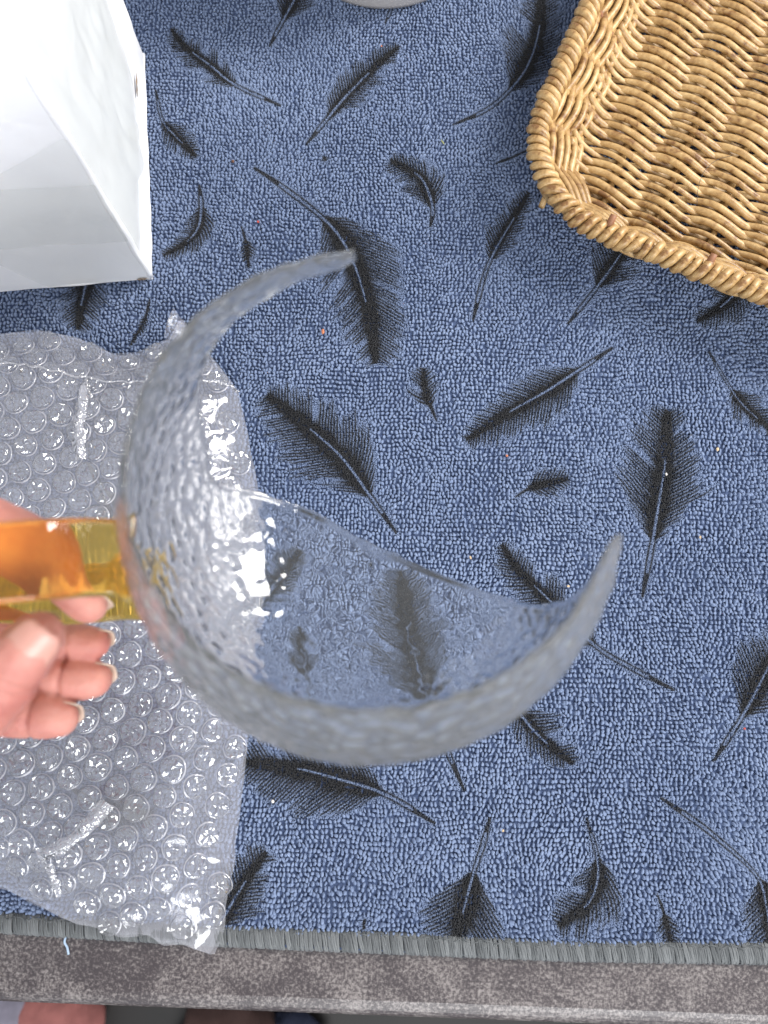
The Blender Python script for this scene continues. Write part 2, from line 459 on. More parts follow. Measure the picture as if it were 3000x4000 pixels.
# ------------------------------------------------------------------ towel
PZ = 0.0035                       # level of the print
S = 3000 / 1659.0
def fe(pts, u0, wid, quill=1.0, **k):
    return dict(pts=[(x * S, y * S) for x, y in pts], u0=u0, w=wid * S, q=quill, **k)
FEATHERS = [
    fe([(583, 98), (605, 55), (640, -10), (665, -70)], 0.32, 48),
    fe([(605, 228), (510, 185), (455, 142), (400, 100), (368, 60)], 0.33, 36),
    fe([(662, 310), (705, 258), (745, 210), (800, 155), (862, 100)], 0.22, 40),
    fe([(980, 268), (1045, 240), (1095, 200), (1140, 140), (1165, 60), (1172, -40)], 0.33, 62),
    fe([(337, 196), (350, 258), (380, 295), (424, 338)], 0.40, 30, 0.7),
    fe([(430, 400), (434, 445), (428, 490), (400, 525), (352, 552)], 0.22, 30),
    fe([(521, 488), (530, 520), (537, 578)], 0.30, 15, 0.5),
    fe([(550, 362), (600, 395), (680, 455), (730, 505), (765, 570), (790, 650), (802, 710), (810, 785)], 0.34, 82, 1.2),
    fe([(930, 488), (935, 450), (922, 405), (900, 375), (842, 343)], 0.20, 42),
    fe([(1022, 690), (1045, 600), (1070, 540), (1105, 480), (1143, 415)], 0.42, 34),
    fe([(1228, 698), (1290, 620), (1330, 565), (1370, 500)], 0.38, 52),
    fe([(1640, 560), (1600, 620), (1560, 660), (1505, 695)], 0.2, 40),
    fe([(196, 560), (186, 610), (175, 660), (168, 712)], 0.1, 48),
    fe([(323, 646), (312, 690), (280, 748)], 0.30, 9, 0.6),
    fe([(855, 1150), (800, 1072), (740, 990), (680, 935), (640, 900), (576, 852)], 0.22, 78),
    fe([(943, 908), (930, 875), (918, 840), (914, 795)], 0.24, 28, 0.6),
    fe([(1322, 752), (1245, 803), (1180, 845), (1100, 890), (1006, 950)], 0.22, 50),
    fe([(1530, 758), (1572, 828), (1610, 880), (1680, 940)], 0.40, 34, 0.7),
    fe([(1388, 1288), (1408, 1180), (1424, 1080), (1434, 1020), (1440, 950), (1442, 885)], 0.28, 78, 1.1),
    fe([(1113, 1074), (1142, 1056), (1180, 1045), (1228, 1034)], 0.24, 28, 0.5),
    fe([(1455, 1490), (1350, 1435), (1280, 1390), (1180, 1290), (1120, 1230), (1083, 1176)], 0.38, 48),
    fe([(1543, 1642), (1605, 1545), (1650, 1460), (1695, 1370)], 0.34, 62),
    fe([(1002, 1706), (945, 1570), (905, 1450), (880, 1340), (868, 1235)], 0.36, 74),
    fe([(670, 1512), (655, 1450), (648, 1400), (644, 1355)], 0.2, 27, 0.7),
    fe([(555, 1318), (590, 1270), (650, 1188)], 0.05, 38),
    fe([(938, 1778), (830, 1715), (720, 1680), (640, 1660), (525, 1645)], 0.28, 72),
    fe([(1080, 1480), (1130, 1550), (1170, 1595), (1238, 1652)], 0.20, 38),
    fe([(1058, 1768), (1042, 1830), (1022, 1890), (985, 2030)], 0.44, 78),
    fe([(1267, 1768), (1290, 1850), (1290, 1905), (1268, 1955), (1203, 2000)], 0.30, 48, 0.8),
    fe([(1430, 1725), (1530, 1795), (1630, 1885), (1655, 1950), (1670, 2070)], 0.62, 52),
    fe([(1420, 1932), (1435, 1975), (1452, 2050)], 0.35, 18, 0.5),
    fe([(430, 2050), (480, 1985), (520, 1920), (575, 1840)], 0.2, 46),
    fe([(832, 50), (848, 10), (870, -60)], 0.5, 25, 0.7),
    fe([(1072, 352), (1110, 338), (1150, 318)], 0.95, 6, 0.6),
    fe([(788, 1985), (783, 2010)], 0.1, 5, 0.5),
    fe([(697, 336), (700, 340), (704, 346)], 0.05, 9, 0.4),
    fe([(190, 1000), (240, 1090), (300, 1180)], 0.3, 50),
    fe([(150, 1700), (230, 1750), (330, 1760)], 0.3, 50),
    fe([(60, 1300), (120, 1400), (140, 1500)], 0.3, 50),
    fe([(1740, 1100), (1800, 1180), (1850, 1300)], 0.3, 60), fe([(-60, 1600), (-120, 1700), (-140, 1850)], 0.3, 60),
]
def print_mask(xy):
    out = np.zeros(len(xy))
    for fi, f in enumerate(FEATHERS):
        pts = np.array([T(x, y, PZ)[:2] for x, y in f['pts']])
        W = 1.42 * f['w'] * 0.43 / FPX
        sp = catmull(pts, 34)
        seg = np.diff(sp, axis=0); ln = np.hypot(seg[:, 0], seg[:, 1]); cum = np.concatenate([[0], np.cumsum(ln)]); L = cum[-1]
        mrg = W * 1.3 + 0.004
        lo = sp.min(0) - mrg; hi = sp.max(0) + mrg
        idx = np.nonzero((xy[:, 0] > lo[0]) & (xy[:, 0] < hi[0]) & (xy[:, 1] > lo[1]) & (xy[:, 1] < hi[1]))[0]
        if not len(idx): continue
        q = xy[idx]
        bd = np.full(len(q), 1e9); bs = np.zeros(len(q)); bsg = np.zeros(len(q))
        for k in range(len(seg)):
            t = ((q - sp[k]) @ seg[k]) / (ln[k] ** 2 + 1e-18)
            tc = np.clip(t, 0 if k else -0.0, 1 if k < len(seg) - 1 else 9)
            dv = q - (sp[k] + tc[:, None] * seg[k])
            d = np.hypot(dv[:, 0], dv[:, 1])
            up = d < bd
            bd = np.where(up, d, bd); bs = np.where(up, cum[k] + tc * ln[k], bs)
            bsg = np.where(up, np.sign(seg[k][0] * dv[:, 1] - seg[k][1] * dv[:, 0]), bsg)
        u0 = f['u0']; qs = f['q']
        side = (bsg > 0).astype(float)
        wob = (vnoise(bs / 0.004, bd / 0.003 + side * 31, fi) - 0.5) * 0.0004
        sr = bs - bd * 0.85 + wob
        v = (sr / L - u0) / (1 - u0)
        vc = np.clip(v, 0, 1)
        shape = np.minimum(1, (vc / 0.16 + 0.02) ** 0.55) * np.maximum(1 - vc, 0) ** 0.45
        shape = np.maximum(shape, 0.0)
        ragged = 0.60 + 0.62 * vnoise(sr / 0.0011, side * 57 + 0.5, fi + 9) + 0.18 * (vnoise(sr / 0.0035, side * 13, fi + 3) - 0.5)
        lenb = W * shape * ragged * (0.92 + 0.16 * side) + 1e-6
        x = bd / lenb
        per = 0.0022
        stripe = 0.5 + 0.5 * np.sin(2 * math.pi * sr / per + 3.2 * vnoise(sr / 0.008, bd / 0.03, fi + 5))
        vane = np.where((v > 0) & (v < 1), np.clip(1.35 - 0.45 * x - (0.38 + 0.85 * x) * sstep(0.40, 0.80, stripe) * sstep(0.10, 0.42, x), 0, 1) * (1 - sstep(0.9, 1.04, x)), 0)
        vane = vane * (1 - sstep(0.70, 0.80, vnoise(sr / 0.0058, side * 17 + 3.5, fi + 21)) * sstep(0.25, 0.6, x))
        soft = np.where(bs > L, 0.6, 1)
        vane = vane * soft
        # the shaft: a pale line between two dark ones
        ss = bs / L
        g = qs * 0.00078 * np.clip(1.15 - ss, 0.25, 1) * np.clip(0.3 + ss * 4, 0, 1)
        o_ = qs * 0.0019 * np.clip(1.25 - ss, 0.45, 1) * np.clip(0.45 + ss * 3.5, 0, 1)
        dark = (1 - sstep(o_ * 0.75, o_ * 1.1, bd)) * (ss < 0.92) * (bs > 1e-5)
        light = (1 - sstep(g * 0.75, g * 1.35, bd)) * (ss < u0 + 0.62 * (1 - u0)) * (qs > 0.65) * (ss > 0.12)
        dot = np.where((bs <= 1e-5) & (bd < o_), 1, 0)
        a = np.maximum(vane, np.maximum(dark, dot) * 0.95)
        a = a * (1 - 0.93 * light)
        out[idx] = np.maximum(out[idx], a)
    return out

towel = thing('towel', 'blue terry towel printed with black feathers spread over the table', 'towel', (0, 0.15, 0))
HEM_U = np.array([T(x, y, 0)[:2] for x, y in [(-900, 3530), (0, 3575), (840, 3627), (1500, 3650), (2200, 3688), (3000, 3692), (3900, 3690)]])
HEM_L = np.array([T(x, y, 0)[:2] for x, y in [(-900, 3590), (0, 3636), (840, 3685), (1500, 3714), (2200, 3744), (3000, 3757), (3900, 3755)]])
def hem_u(x): return np.interp(x, HEM_U[:, 0], HEM_U[:, 1])
def hem_l(x): return np.interp(x, HEM_L[:, 0], HEM_L[:, 1])
def lift(x, y): return 0.0018 * fbm(x / 0.06, y / 0.06, 41, 2)

def build_towel():
    # ground cloth with real thickness
    nx, ny = 90, 100
    xs = np.linspace(-0.33, 0.33, nx); V = []
    for j in range(ny):
        t = (j / (ny - 1)) ** 1.0
        for x in xs:
            y = hem_l(x) + 0.0005 + t * (0.56 - hem_l(x))
            V.append((x, y, 0.0012 + lift(x, y)))
    top = np.array(V); bot = top.copy(); bot[:, 2] = 0.0004
    n = len(top); F = []
    for j in range(ny - 1):
        for i in range(nx - 1):
            a = j * nx + i
            F.append((a, a + 1, a + nx + 1, a + nx)); F.append((n + a, n + a + nx, n + a + nx + 1, n + a + 1))
    for i in range(nx - 1):
        F.append((i, n + i, n + i + 1, i + 1)); a = (ny - 1) * nx + i; F.append((a, a + 1, n + a + 1, n + a))
    for j in range(ny - 1):
        a = j * nx; F.append((a, a + nx, n + a + nx, n + a)); a += nx - 1; F.append((a, n + a, n + a + nx, a + nx))
    adopt(link('ground_cloth', mesh_np('ground_cloth', np.vstack([top, bot]), F, m_cloth)), towel)
    # terry loops
    pit = 0.00228
    gx = np.arange(-0.325, 0.325, pit); gy = np.arange(-0.16, 0.545, pit * 1.02)
    X, Y = np.meshgrid(gx, gy); X = X.ravel(); Y = Y.ravel()
    row = np.round((Y + 0.16) / (pit * 1.02))
    X = X + (row % 2) * pit * 0.22
    wx = (fbm(X / 0.022, Y / 0.022, 3) - 0.5) * 0.0055; wy = (fbm(X / 0.022, Y / 0.022, 17) - 0.5) * 0.0055
    X = X + wx + rng.normal(0, 0.00022, len(X)); Y = Y + wy + rng.normal(0, 0.00020, len(Y))
    edge = hem_u(X) + (vnoise(X / 0.004, X * 0, 8) - 0.5) * 0.0016
    k = Y > edge; X, Y = X[k], Y[k]; N = len(X)
    # no pile where the box and the basket stand on it
    yb = math.radians(5.4); bx = (X + 0.139) * math.cos(yb) + (Y - 0.228) * math.sin(yb); by = -(X + 0.139) * math.sin(yb) + (Y - 0.228) * math.cos(yb)
    k = ~((bx < -0.008) & (by > 0.008) & (by < 0.148)); X, Y = X[k], Y[k]
    # printed pile is matted: finer, flatter tufts that carry the thin barbs
    probe = print_mask(np.vstack([np.stack([X + dx, Y + dy], 1) for dx in (-0.001, 0.001) for dy in (-0.001, 0.001)])).reshape(4, -1).max(0)
    pr = probe > 0.03
    fx = np.concatenate([X[pr] + dx * pit / 3 for dx in (-1, 0, 1) for dy in (-1, 0, 1)]); fy = np.concatenate([Y[pr] + dy * pit / 3 for dx in (-1, 0, 1) for dy in (-1, 0, 1)])
    VS = []; FS = []; PR = []; TN = []; off = 0
    for (X, Y, fine) in ((X[~pr], Y[~pr], False), (fx + rng.normal(0, 0.00014, len(fx)), fy + rng.normal(0, 0.00014, len(fx)), True)):
        N = len(X)
        if fine:
            rx = rng.uniform(0.00042, 0.00060, N); ry = rng.uniform(0.00046, 0.00068, N); h = rng.uniform(0.0011, 0.0021, N); m = 5; rings = [(1.0, 0.0), (0.85, 0.7)]
        else:
            rx = rng.uniform(0.00062, 0.00100, N); ry = rng.uniform(0.00090, 0.00148, N)
            h = rng.uniform(0.0016, 0.0025, N); m = 6; rings = [(1.0, 0.0), (1.04, 0.5), (0.70, 0.86)]
        h = h * (0.85 + 0.3 * fbm(X / 0.012, Y / 0.012, 77))
        ang = rng.normal(0.1, 0.40, N) + (fbm(X / 0.02, Y / 0.02, 23) - 0.5) * 2.0
        lx = rng.normal(0, 0.00045, N) * (0.5 if fine else 1); ly = rng.normal(-0.0002, 0.00045, N) * (0.5 if fine else 1)
        lx = lx + (fbm(X / 0.045, Y / 0.045, 91) - 0.5) * 0.0022; ly = ly + (fbm(X / 0.045, Y / 0.045, 95) - 0.5) * 0.0022
        nr_ = len(rings); nv = m * nr_ + 1
        vs = np.zeros((N, nv, 3)); ca, sa = np.cos(ang), np.sin(ang); z0 = 0.0011 + lift(X, Y)
        for r, (s_, t) in enumerate(rings):
            for i in range(m):
                a = 2 * math.pi * (i + 0.5 * (r % 2)) / m
                jit = 1 + rng.normal(0, 0.13, N)
                u = rx * s_ * math.cos(a) * jit; v = ry * s_ * math.sin(a) * jit
                vs[:, r * m + i, 0] = X + u * ca - v * sa + lx * t
                vs[:, r * m + i, 1] = Y + u * sa + v * ca + ly * t
                vs[:, r * m + i, 2] = z0 + h * t * (1 + rng.normal(0, 0.06, N))
        vs[:, -1, 0] = X + lx; vs[:, -1, 1] = Y + ly; vs[:, -1, 2] = z0 + h
        fl = []
        for r in range(nr_ - 1):
            for i in range(m):
                j = (i + 1) % m; a, b_, c, d = r * m + i, r * m + j, (r + 1) * m + i, (r + 1) * m + j
                if r % 2 == 0: fl += [(a, b_, c), (b_, d, c)]
                else: fl += [(a, b_, d), (a, d, c)]
        for i in range(m): fl.append(((nr_ - 1) * m + i, (nr_ - 1) * m + (i + 1) % m, nv - 1))
        FS.append((np.array(fl)[None] + (np.arange(N) * nv)[:, None, None]).reshape(-1, 3) + off)
        V = vs.reshape(-1, 3); off += len(V); VS.append(V)
        PR.append(print_mask(V[:, :2]))
        tone = np.clip(0.45 + 0.5 * (fbm(X / 0.05, Y / 0.05, 61) - 0.5) + rng.normal(0, 0.10, N), 0, 1)
        TN.append(np.repeat(tone, nv))
    me = mesh_np('loop_pile', np.vstack(VS), np.vstack(FS), m_pile)
    print('pile tris', len(me.polygons))
    a = me.attributes.new('print', 'FLOAT', 'POINT'); a.data.foreach_set('value', np.concatenate(PR).astype(np.float32))
    a = me.attributes.new('tone', 'FLOAT', 'POINT'); a.data.foreach_set('value', np.concatenate(TN).astype(np.float32))
    o = link('loop_pile', me); o['kind'] = 'stuff'
    adopt(o, towel)
    # overlocked hem: every stitch a bundle of three strands laid over the edge
    meshes = []
    for q in range(6):
        parts = []
        for s_ in (-1, 0, 1):
            x0 = s_ * 0.00070 + rng.normal(0, 0.0001)
            pth = [(x0 * 0.8, 0.0012, 0.0002), (x0, 0.0, 0.0017), (x0 + 0.0004, -0.0035, 0.0023 + 0.0002 * s_), (x0 + 0.0008, -0.0068, 0.0019), (x0 + 0.0010, -0.0080, 0.0009), (x0 * 0.5 + 0.0010, -0.0084, 0.0002)]
            parts.append(tube(catmull(np.array(pth) + rng.normal(0, 0.00012, (6, 3)), 9), 0.00052, 5))
        V, F = join(parts)
        meshes.append(mesh_np('stitch', V, F, m_thread))
    x = -0.21; i = 0
    while x < 0.212:
        yu, yl = float(hem_u(x)), float(hem_l(x))
        o = link('stitch', meshes[i % 6])
        o.location = (x, yu + 0.0008, 0.0012 + float(lift(np.array(x), np.array(yu))))
        o.rotation_euler = (0, 0, math.radians(2) + rng.normal(0, 0.045))
        k = (yu - yl + 0.0012) / 0.0084
        o.scale = (rng.uniform(0.9, 1.15), k, rng.uniform(0.85, 1.2))
        adopt(o, towel)
        x += 0.0023 * rng.uniform(0.94, 1.06); i += 1
    roll = [(x, (float(hem_u(x)) * 0.45 + float(hem_l(x)) * 0.55), 0.0010) for x in np.arange(-0.30, 0.301, 0.004)]
    V, F = tube(roll, 0.0040, 10); V = np.array(V); V[:, 2] = np.maximum((V[:, 2] - 0.0010) * 0.38 + 0.0012, 0.0003)
    adopt(link('hem_roll', mesh_np('hem_roll', V, F, m_hem)), towel)
    pth = [];  pth2 = []
    for x in np.arange(-0.215, 0.216, 0.0008):
        ph = x / 0.0052
        pth.append((x, float(hem_l(x)) - 0.0005 + 0.0005 * math.sin(2 * math.pi * ph), 0.0010 + 0.0004 * math.cos(2 * math.pi * ph)))
        pth2.append((x, float(hem_u(x)) + 0.0005 + 0.0007 * math.sin(2 * math.pi * ph * 0.5 + 3 * float(vnoise(x / 0.02, 0, 5))), 0.0042 + 0.0005 * math.cos(2 * math.pi * ph)))
    V, F = tube(pth, 0.00055, 6); adopt(link('chain_thread', mesh_np('chain_thread', V, F, m_chain)), towel)
    V, F = tube(pth2, 0.00036, 6); adopt(link('looper_thread', mesh_np('looper_thread', V, F, m_thread)), towel)
build_towel()

# ------------------------------------------------------------------ white box
def build_box():
    root = thing('cardboard_box', 'tall white taped cardboard box standing at the left on the towel', 'box', (-0.139, 0.228, 0.004))
    yaw = math.radians(5.4)
    ex = np.array([math.cos(yaw), math.sin(yaw), 0]); ey = np.array([-math.sin(yaw), math.cos(yaw), 0]); ez = np.array([0, 0, 1.0])
    O = np.array([-0.139, 0.228, 0.004])
    Wd, Dp, Ht = 0.20, 0.156, 0.215
    def W(u, v, z):               # u to the left along the front, v back, z up
        return O - ex * u + ey * v + ez * z
    def bulge(a, b, s, amp):      # a,b in 0..1 across a face
        e = (np.clip(a * (1 - a) * 4, 0, 1) * np.clip(b * (1 - b) * 4, 0, 1)) ** 0.6
        return e * amp * (fbm(a * 3.2, b * 3.2, s) - 0.35)
    def face(name, f, nrm, s, amp, parent):
        n = 40
        V = []; 
        for j in range(n + 1):
            for i in range(n + 1):
                a, b = i / n, j / n
                V.append(f(a, b) + nrm * float(bulge(a, b, s, amp)))
        F = [(j * (n + 1) + i, j * (n + 1) + i + 1, (j + 1) * (n + 1) + i + 1, (j + 1) * (n + 1) + i) for j in range(n) for i in range(n)]
        o = link(name, mesh_np(name, V, F, m_box)); return adopt(o, parent)
    r = 0.0012
    face('front_panel', lambda a, b: W(r + a * (Wd - 2 * r), 0, r + b * Ht), -ey, 3, 0.004, root)
    face('side_panel', lambda a, b: W(0, r + a * (Dp - 2 * r), r + b * Ht), ex, 5, 0.0035, root)
    face('back_panel', lambda a, b: W(r + a * (Wd - 2 * r), Dp, r + b * Ht), ey, 8, 0.003, root)
    face('side_panel', lambda a, b: W(Wd, r + a * (Dp - 2 * r), r + b * Ht), -ex, 9, 0.003, root)
    face('top_panel', lambda a, b: W(r + a * (Wd - 2 * r), r + b * (Dp - 2 * r), Ht + r), ez, 11, 0.002, root)
    # rounded worn board edges
    def edge(p, q, s, rad=r * 1.25):
        t = np.linspace(0, 1, 40)[:, None]
        path = p * (1 - t) + q * t
        path = path + np.stack([(vnoise(t[:, 0] * 14, t[:, 0] * 0, s) - 0.5), (vnoise(t[:, 0] * 14, t[:, 0] * 0, s + 5) - 0.5), t[:, 0] * 0], 1) * 0.0011
        V, F = tube(path, rad, 8); adopt(link('board_edge', mesh_np('board_edge', V, F, m_box)), root)
    i_ = 0.0012
    edge(W(i_, i_, 0.001), W(i_, i_, Ht), 1, 0.0018); edge(W(i_, Dp - i_, 0.001), W(i_, Dp - i_, Ht), 2)
    edge(W(Wd - i_, i_, 0.001), W(Wd - i_, i_, Ht), 3); edge(W(Wd - i_, Dp - i_, 0.001), W(Wd - i_, Dp - i_, Ht), 4)
    for z in (i_, Ht):
        edge(W(0, i_, z), W(Wd, i_, z), 6); edge(W(i_, 0, z), W(i_, Dp, z), 7); edge(W(0, Dp - i_, z), W(Wd, Dp - i_, z), 8); edge(W(Wd - i_, 0, z), W(Wd - i_, Dp, z), 9)
    # tape lying over side and front: sheets with wrinkles, half a millimetre proud
    def sheet(poly, side, s, off):
        poly = np.array(poly, float)
        lo, hi = poly.min(0) - 0.002, poly.max(0) + 0.002; n = 60
        A, B = np.meshgrid(np.linspace(lo[0], hi[0], n), np.linspace(lo[1], hi[1], n)); A = A.ravel(); B = B.ravel()
        wr = 0.0022 * (np.abs(fbm(A / 0.018 + B / 0.05, B / 0.045, s) - 0.5) * 2) ** 0.7
        V = []
        for a, b, q in zip(A, B, wr):
            if side == 'right': V.append(W(0, a, b) + ex * float(bulge(np.array((a - r) / (Dp - 2 * r)), np.array((b - r) / Ht), 5, 0.0035) + off + q))
            else: V.append(W(a, 0, b) - ey * float(bulge(np.array((a - r) / (Wd - 2 * r)), np.array((b - r) / Ht), 3, 0.004) + off + q * 0.6))
        ix = np.arange(n * n).reshape(n, n)
        a_, b_, c_, d_ = ix[:-1, :-1].ravel(), ix[:-1, 1:].ravel(), ix[1:, 1:].ravel(), ix[1:, :-1].ravel()
        V, F = clip_mesh(V, np.vstack([np.stack([a_, b_, c_], 1), np.stack([a_, c_, d_], 1)]), -sdist(np.stack([A, B], 1), poly))
        me = mesh_np('tape', V, F, m_tape_side if side == 'right' else m_tape)
        return adopt(link('tape', me), root)
    sheet([(0.0, 0.030), (0.045, 0.030), (0.060, 0.020), (0.110, 0.040), (0.128, 0.10), (0.125, 0.21), (0.0, 0.21)], 'right', 21, 0.0008)
    sheet([(0.0, 0.045), (0.19, 0.05), (0.19, 0.10), (0.0, 0.095)], 'front', 23, 0.0007)
    sheet([(0.0, 0.004), (0.06, 0.004), (0.10, 0.075), (0.0, 0.13)], 'front', 25, 0.0016)
    # torn hole in the side and a worn bottom corner
    def patch(c, n1, n2, nn, sx, sy, s, name):
        V = [c + nn * 0.0004]; m = 18
        for k in range(m):
            a = 2 * math.pi * k / m; q = 0.7 + 0.6 * float(vnoise(np.array(k * 0.9), np.array(0.5), s))
            V.append(c + n1 * sx * math.cos(a) * q + n2 * sy * math.sin(a) * q + nn * 0.0002 * (k % 2))
        F = [(0, 1 + k, 1 + (k + 1) % m) for k in range(m)]
        adopt(link(name, mesh_np(name, V, F, m_kraft)), root)
    cc = W(0, 0.112, 0.026) + ex * (float(bulge(np.array(0.112 / Dp), np.array(0.026 / Ht), 5, 0.0035)) + 0.0012)
    patch(cc, ey, ez, ex, 0.0085, 0.0013, 4, 'torn_spot')
    patch(W(0.006, -0.0005, 0.0025), -ex, ez, -ey, 0.003, 0.0014, 6, 'worn_corner')
build_box()

# ------------------------------------------------------------------ tub at the far edge
def build_tub():
    root = thing('tub', 'pale grey round tub cut off by the top edge of the picture', 'tub', (0, 0.4826, 0.004))
    n = 72
    def lathe(name, prof, mat):
        V = []; F = []
        for r, z in prof:
            for k in range(n):
                a = 2 * math.pi * k / n; V.append((r * math.cos(a), r * math.sin(a), z))
        for i in range(len(prof) - 1):
            for k in range(n):
                l = (k + 1) % n; F.append((i * n + k, i * n + l, (i + 1) * n + l, (i + 1) * n + k))
        return link(name, mesh_np(name, V, F, mat), root)
    lathe('wall', [(0.0, 0.0015), (0.058, 0.0015), (0.062, 0.0), (0.0645, 0.001), (0.0655, 0.004), (0.067, 0.02), (0.070, 0.06), (0.071, 0.085), (0.069, 0.086), (0.068, 0.06), (0.064, 0.006), (0.0, 0.005)], m_tub)
    lathe('rim', [(0.069, 0.083), (0.0735, 0.083), (0.0745, 0.086), (0.0735, 0.089), (0.069, 0.088), (0.069, 0.083)], m_tub)
build_tub()

# ------------------------------------------------------------------ wicker basket
def build_basket():
    ang = math.radians(-23.3)
    e1 = np.array([math.cos(ang), math.sin(ang), 0]); e2 = np.array([-math.sin(ang), math.cos(ang), 0]); ez = np.array([0, 0, 1.0])
    cu, cv, hu, hv, rc = 0.1347, 0.387, 0.175, 0.1185, 0.062
    def W(u, v, z): return e1 * u + e2 * v + ez * z
    root = thing('wicker_basket', 'tan woven wicker basket at the upper right on the towel', 'basket', tuple(W(cu, cv, 0.004)))
    def outline(ins, n):
        a, c_ = hu - ins, hv - ins; r = max(rc - ins * 0.62, 0.014)
        segs = []
        L1, L2, LC = 2 * (a - r), 2 * (c_ - r), math.pi / 2 * r
        tot = 2 * (L1 + L2) + 4 * LC
        out = np.zeros((n, 2)); nr = np.zeros((n, 2))
        for i in range(n):
            s = tot * i / n
            # start: left end of the lower side, going right
            cor = [((-a + r, -c_), (1, 0), L1, (a - r, -c_ + r), -90), ((a, -c_ + r), (0, 1), L2, (a - r, c_ - r), 0),
                   ((a - r, c_), (-1, 0), L1, (-a + r, c_ - r), 90), ((-a, c_ - r), (0, -1), L2, (-a + r, -c_ + r), 180)]
            for (st, d, ll, cc, a0) in cor:
                if s < ll:
                    out[i] = (st[0] + d[0] * s, st[1] + d[1] * s); nr[i] = (d[1], -d[0]); break
                s -= ll
                if s < LC:
                    t = math.radians(a0) + s / r
                    out[i] = (cc[0] + r * math.cos(t), cc[1] + r * math.sin(t)); nr[i] = (math.cos(t), math.sin(t)); break
                s -= LC
        return out, nr, tot
    ZT, ZF, INS = 0.036, 0.009, 0.024
    # wall weave
    NL = 11; NS = 36
    for k in range(NL):
        f = k / (NL - 1)
        ins = INS * (1 - f) ** 0.85 + 0.001; z = ZF + 0.001 + (ZT - 0.005 - ZF) * f
        n = NS * 9
        q, nr, tot = outline(ins, n)
        ph = np.arange(n) / n * NS * math.pi + (k % 2) * math.pi
        wv = np.sin(ph) * 0.0026 + (fbm(np.arange(n) / 17.0, np.full(n, k * 3.1), 12) - 0.5) * 0.0014
        zz = z + (fbm(np.arange(n) / 15.0, np.full(n, k * 1.7), 31) - 0.5) * 0.0026
        path = [W(cu + q[i, 0] + nr[i, 0] * wv[i], cv + q[i, 1] + nr[i, 1] * wv[i], zz[i] - wv[i] * 0.6) for i in range(n)]
        rad = 0.00232 + 0.0006 * (vnoise(np.arange(n) / 40.0, np.full(n, k), 2) - 0.5)
        V, F = tube(path, rad, 8, closed=True)
        adopt(link('weaver_rod', mesh_np('weaver_rod', V, F, m_wil)), root)
    # wall stakes
    for i in range(NS):
        p1, n1, _ = outline(0.001, NS * 2); p0 = p1 - n1 * (INS + 0.005)
        j = 2 * i
        path = np.array([W(cu + p0[j, 0], cv + p0[j, 1], ZF), W(cu + (p0[j, 0] + p1[j, 0]) / 2, cv + (p0[j, 1] + p1[j, 1]) / 2, (ZF + ZT) / 2 - 0.003), W(cu + p1[j, 0], cv + p1[j, 1], ZT)])
        V, F = tube(catmull(path, 7), 0.0017, 6)
        adopt(link('stake', mesh_np('stake', V, F, m_peg if i % 3 == 0 else m_wil)), root)
    # floor weave: rods along e1 over and under cross sticks
    a, c_ = hu - INS + 0.004, hv - INS + 0.004; sp_ = 0.034
    nrod = int(2 * c_ / 0.0034)
    for k in range(nrod):
        v = -c_ + 0.002 + 0.0034 * k
        rr = rc * 0.45
        cut = 0 if abs(v) < c_ - rr else rr - math.sqrt(max(rr * rr - (abs(v) - c_ + rr) ** 2, 0))
        u = np.linspace(-a + cut, a - cut, 120)
        ph = math.pi * (u + a) / sp_ + (k % 2) * math.pi
        z = ZF + 0.0036 * np.cos(ph) + (fbm(u / 0.02, np.full(120, k * 2.3), 9) - 0.5) * 0.002
        vv = v - 0.0024 * np.sin(ph) + (fbm(u / 0.035, np.full(120, k * 1.3), 19) - 0.5) * 0.0030
        # ends climb into the wall
        e = np.clip((np.abs(u) - (a - cut - 0.012)) / 0.012, 0, 1); z = z + 0.006 * e * e
        rad = 0.00198 + 0.0011 * (vnoise(u / 0.05, np.full(120, k * 1.0), 4) - 0.5)
        V, F = tube([W(cu + u[i], cv + vv[i], z[i]) for i in range(120)], rad, 8)
        adopt(link('floor_rod', mesh_np('floor_rod', V, F, m_wil)), root)
    u = -a + sp_ * 0.0
    while u < a:
        V, F = tube([W(cu + u, cv + t, ZF) for t in np.linspace(-c_, c_, 8)], 0.0019, 6)
        adopt(link('floor_stick', mesh_np('floor_stick', V, F, m_wil)), root)
        u += sp_
    # rim: core and wrapped coils
    q, nr, tot = outline(0, 200)
    V, F = tube([W(cu + q[i, 0], cv + q[i, 1], ZT) for i in range(200)], 0.0038, 8, closed=True)
    adopt(link('rim_core', mesh_np('rim_core', V, F, m_wil)), root)
    coils = []
    for s in range(7):
        R = 0.0042 * rng.uniform(0.93, 1.08); mn = 0.0025 * rng.uniform(0.9, 1.12); sl = rng.uniform(0.0035, 0.0065)
        pth = []; rd = []
        for t in np.linspace(-65, 235, 26):
            a_ = math.radians(t)
            fx = (t - 85) / 150.0
            ex_ = 1.15 if t > 120 else 1.0
            pth.append((fx * sl + rng.normal(0, 0.00006), -R * ex_ * math.cos(a_) * 1.05, R * math.sin(a_) * 0.9 - (0.004 * max(0, (t - 150) / 85)) )); rd.append(mn * (1 - 0.25 * abs(fx) ** 3))
        V, F = tube(pth, rd, 9)
        coils.append(mesh_np('rim_coil', V, F, m_wil))
    n = int(tot / 0.0056); q, nr, tot = outline(0, n)
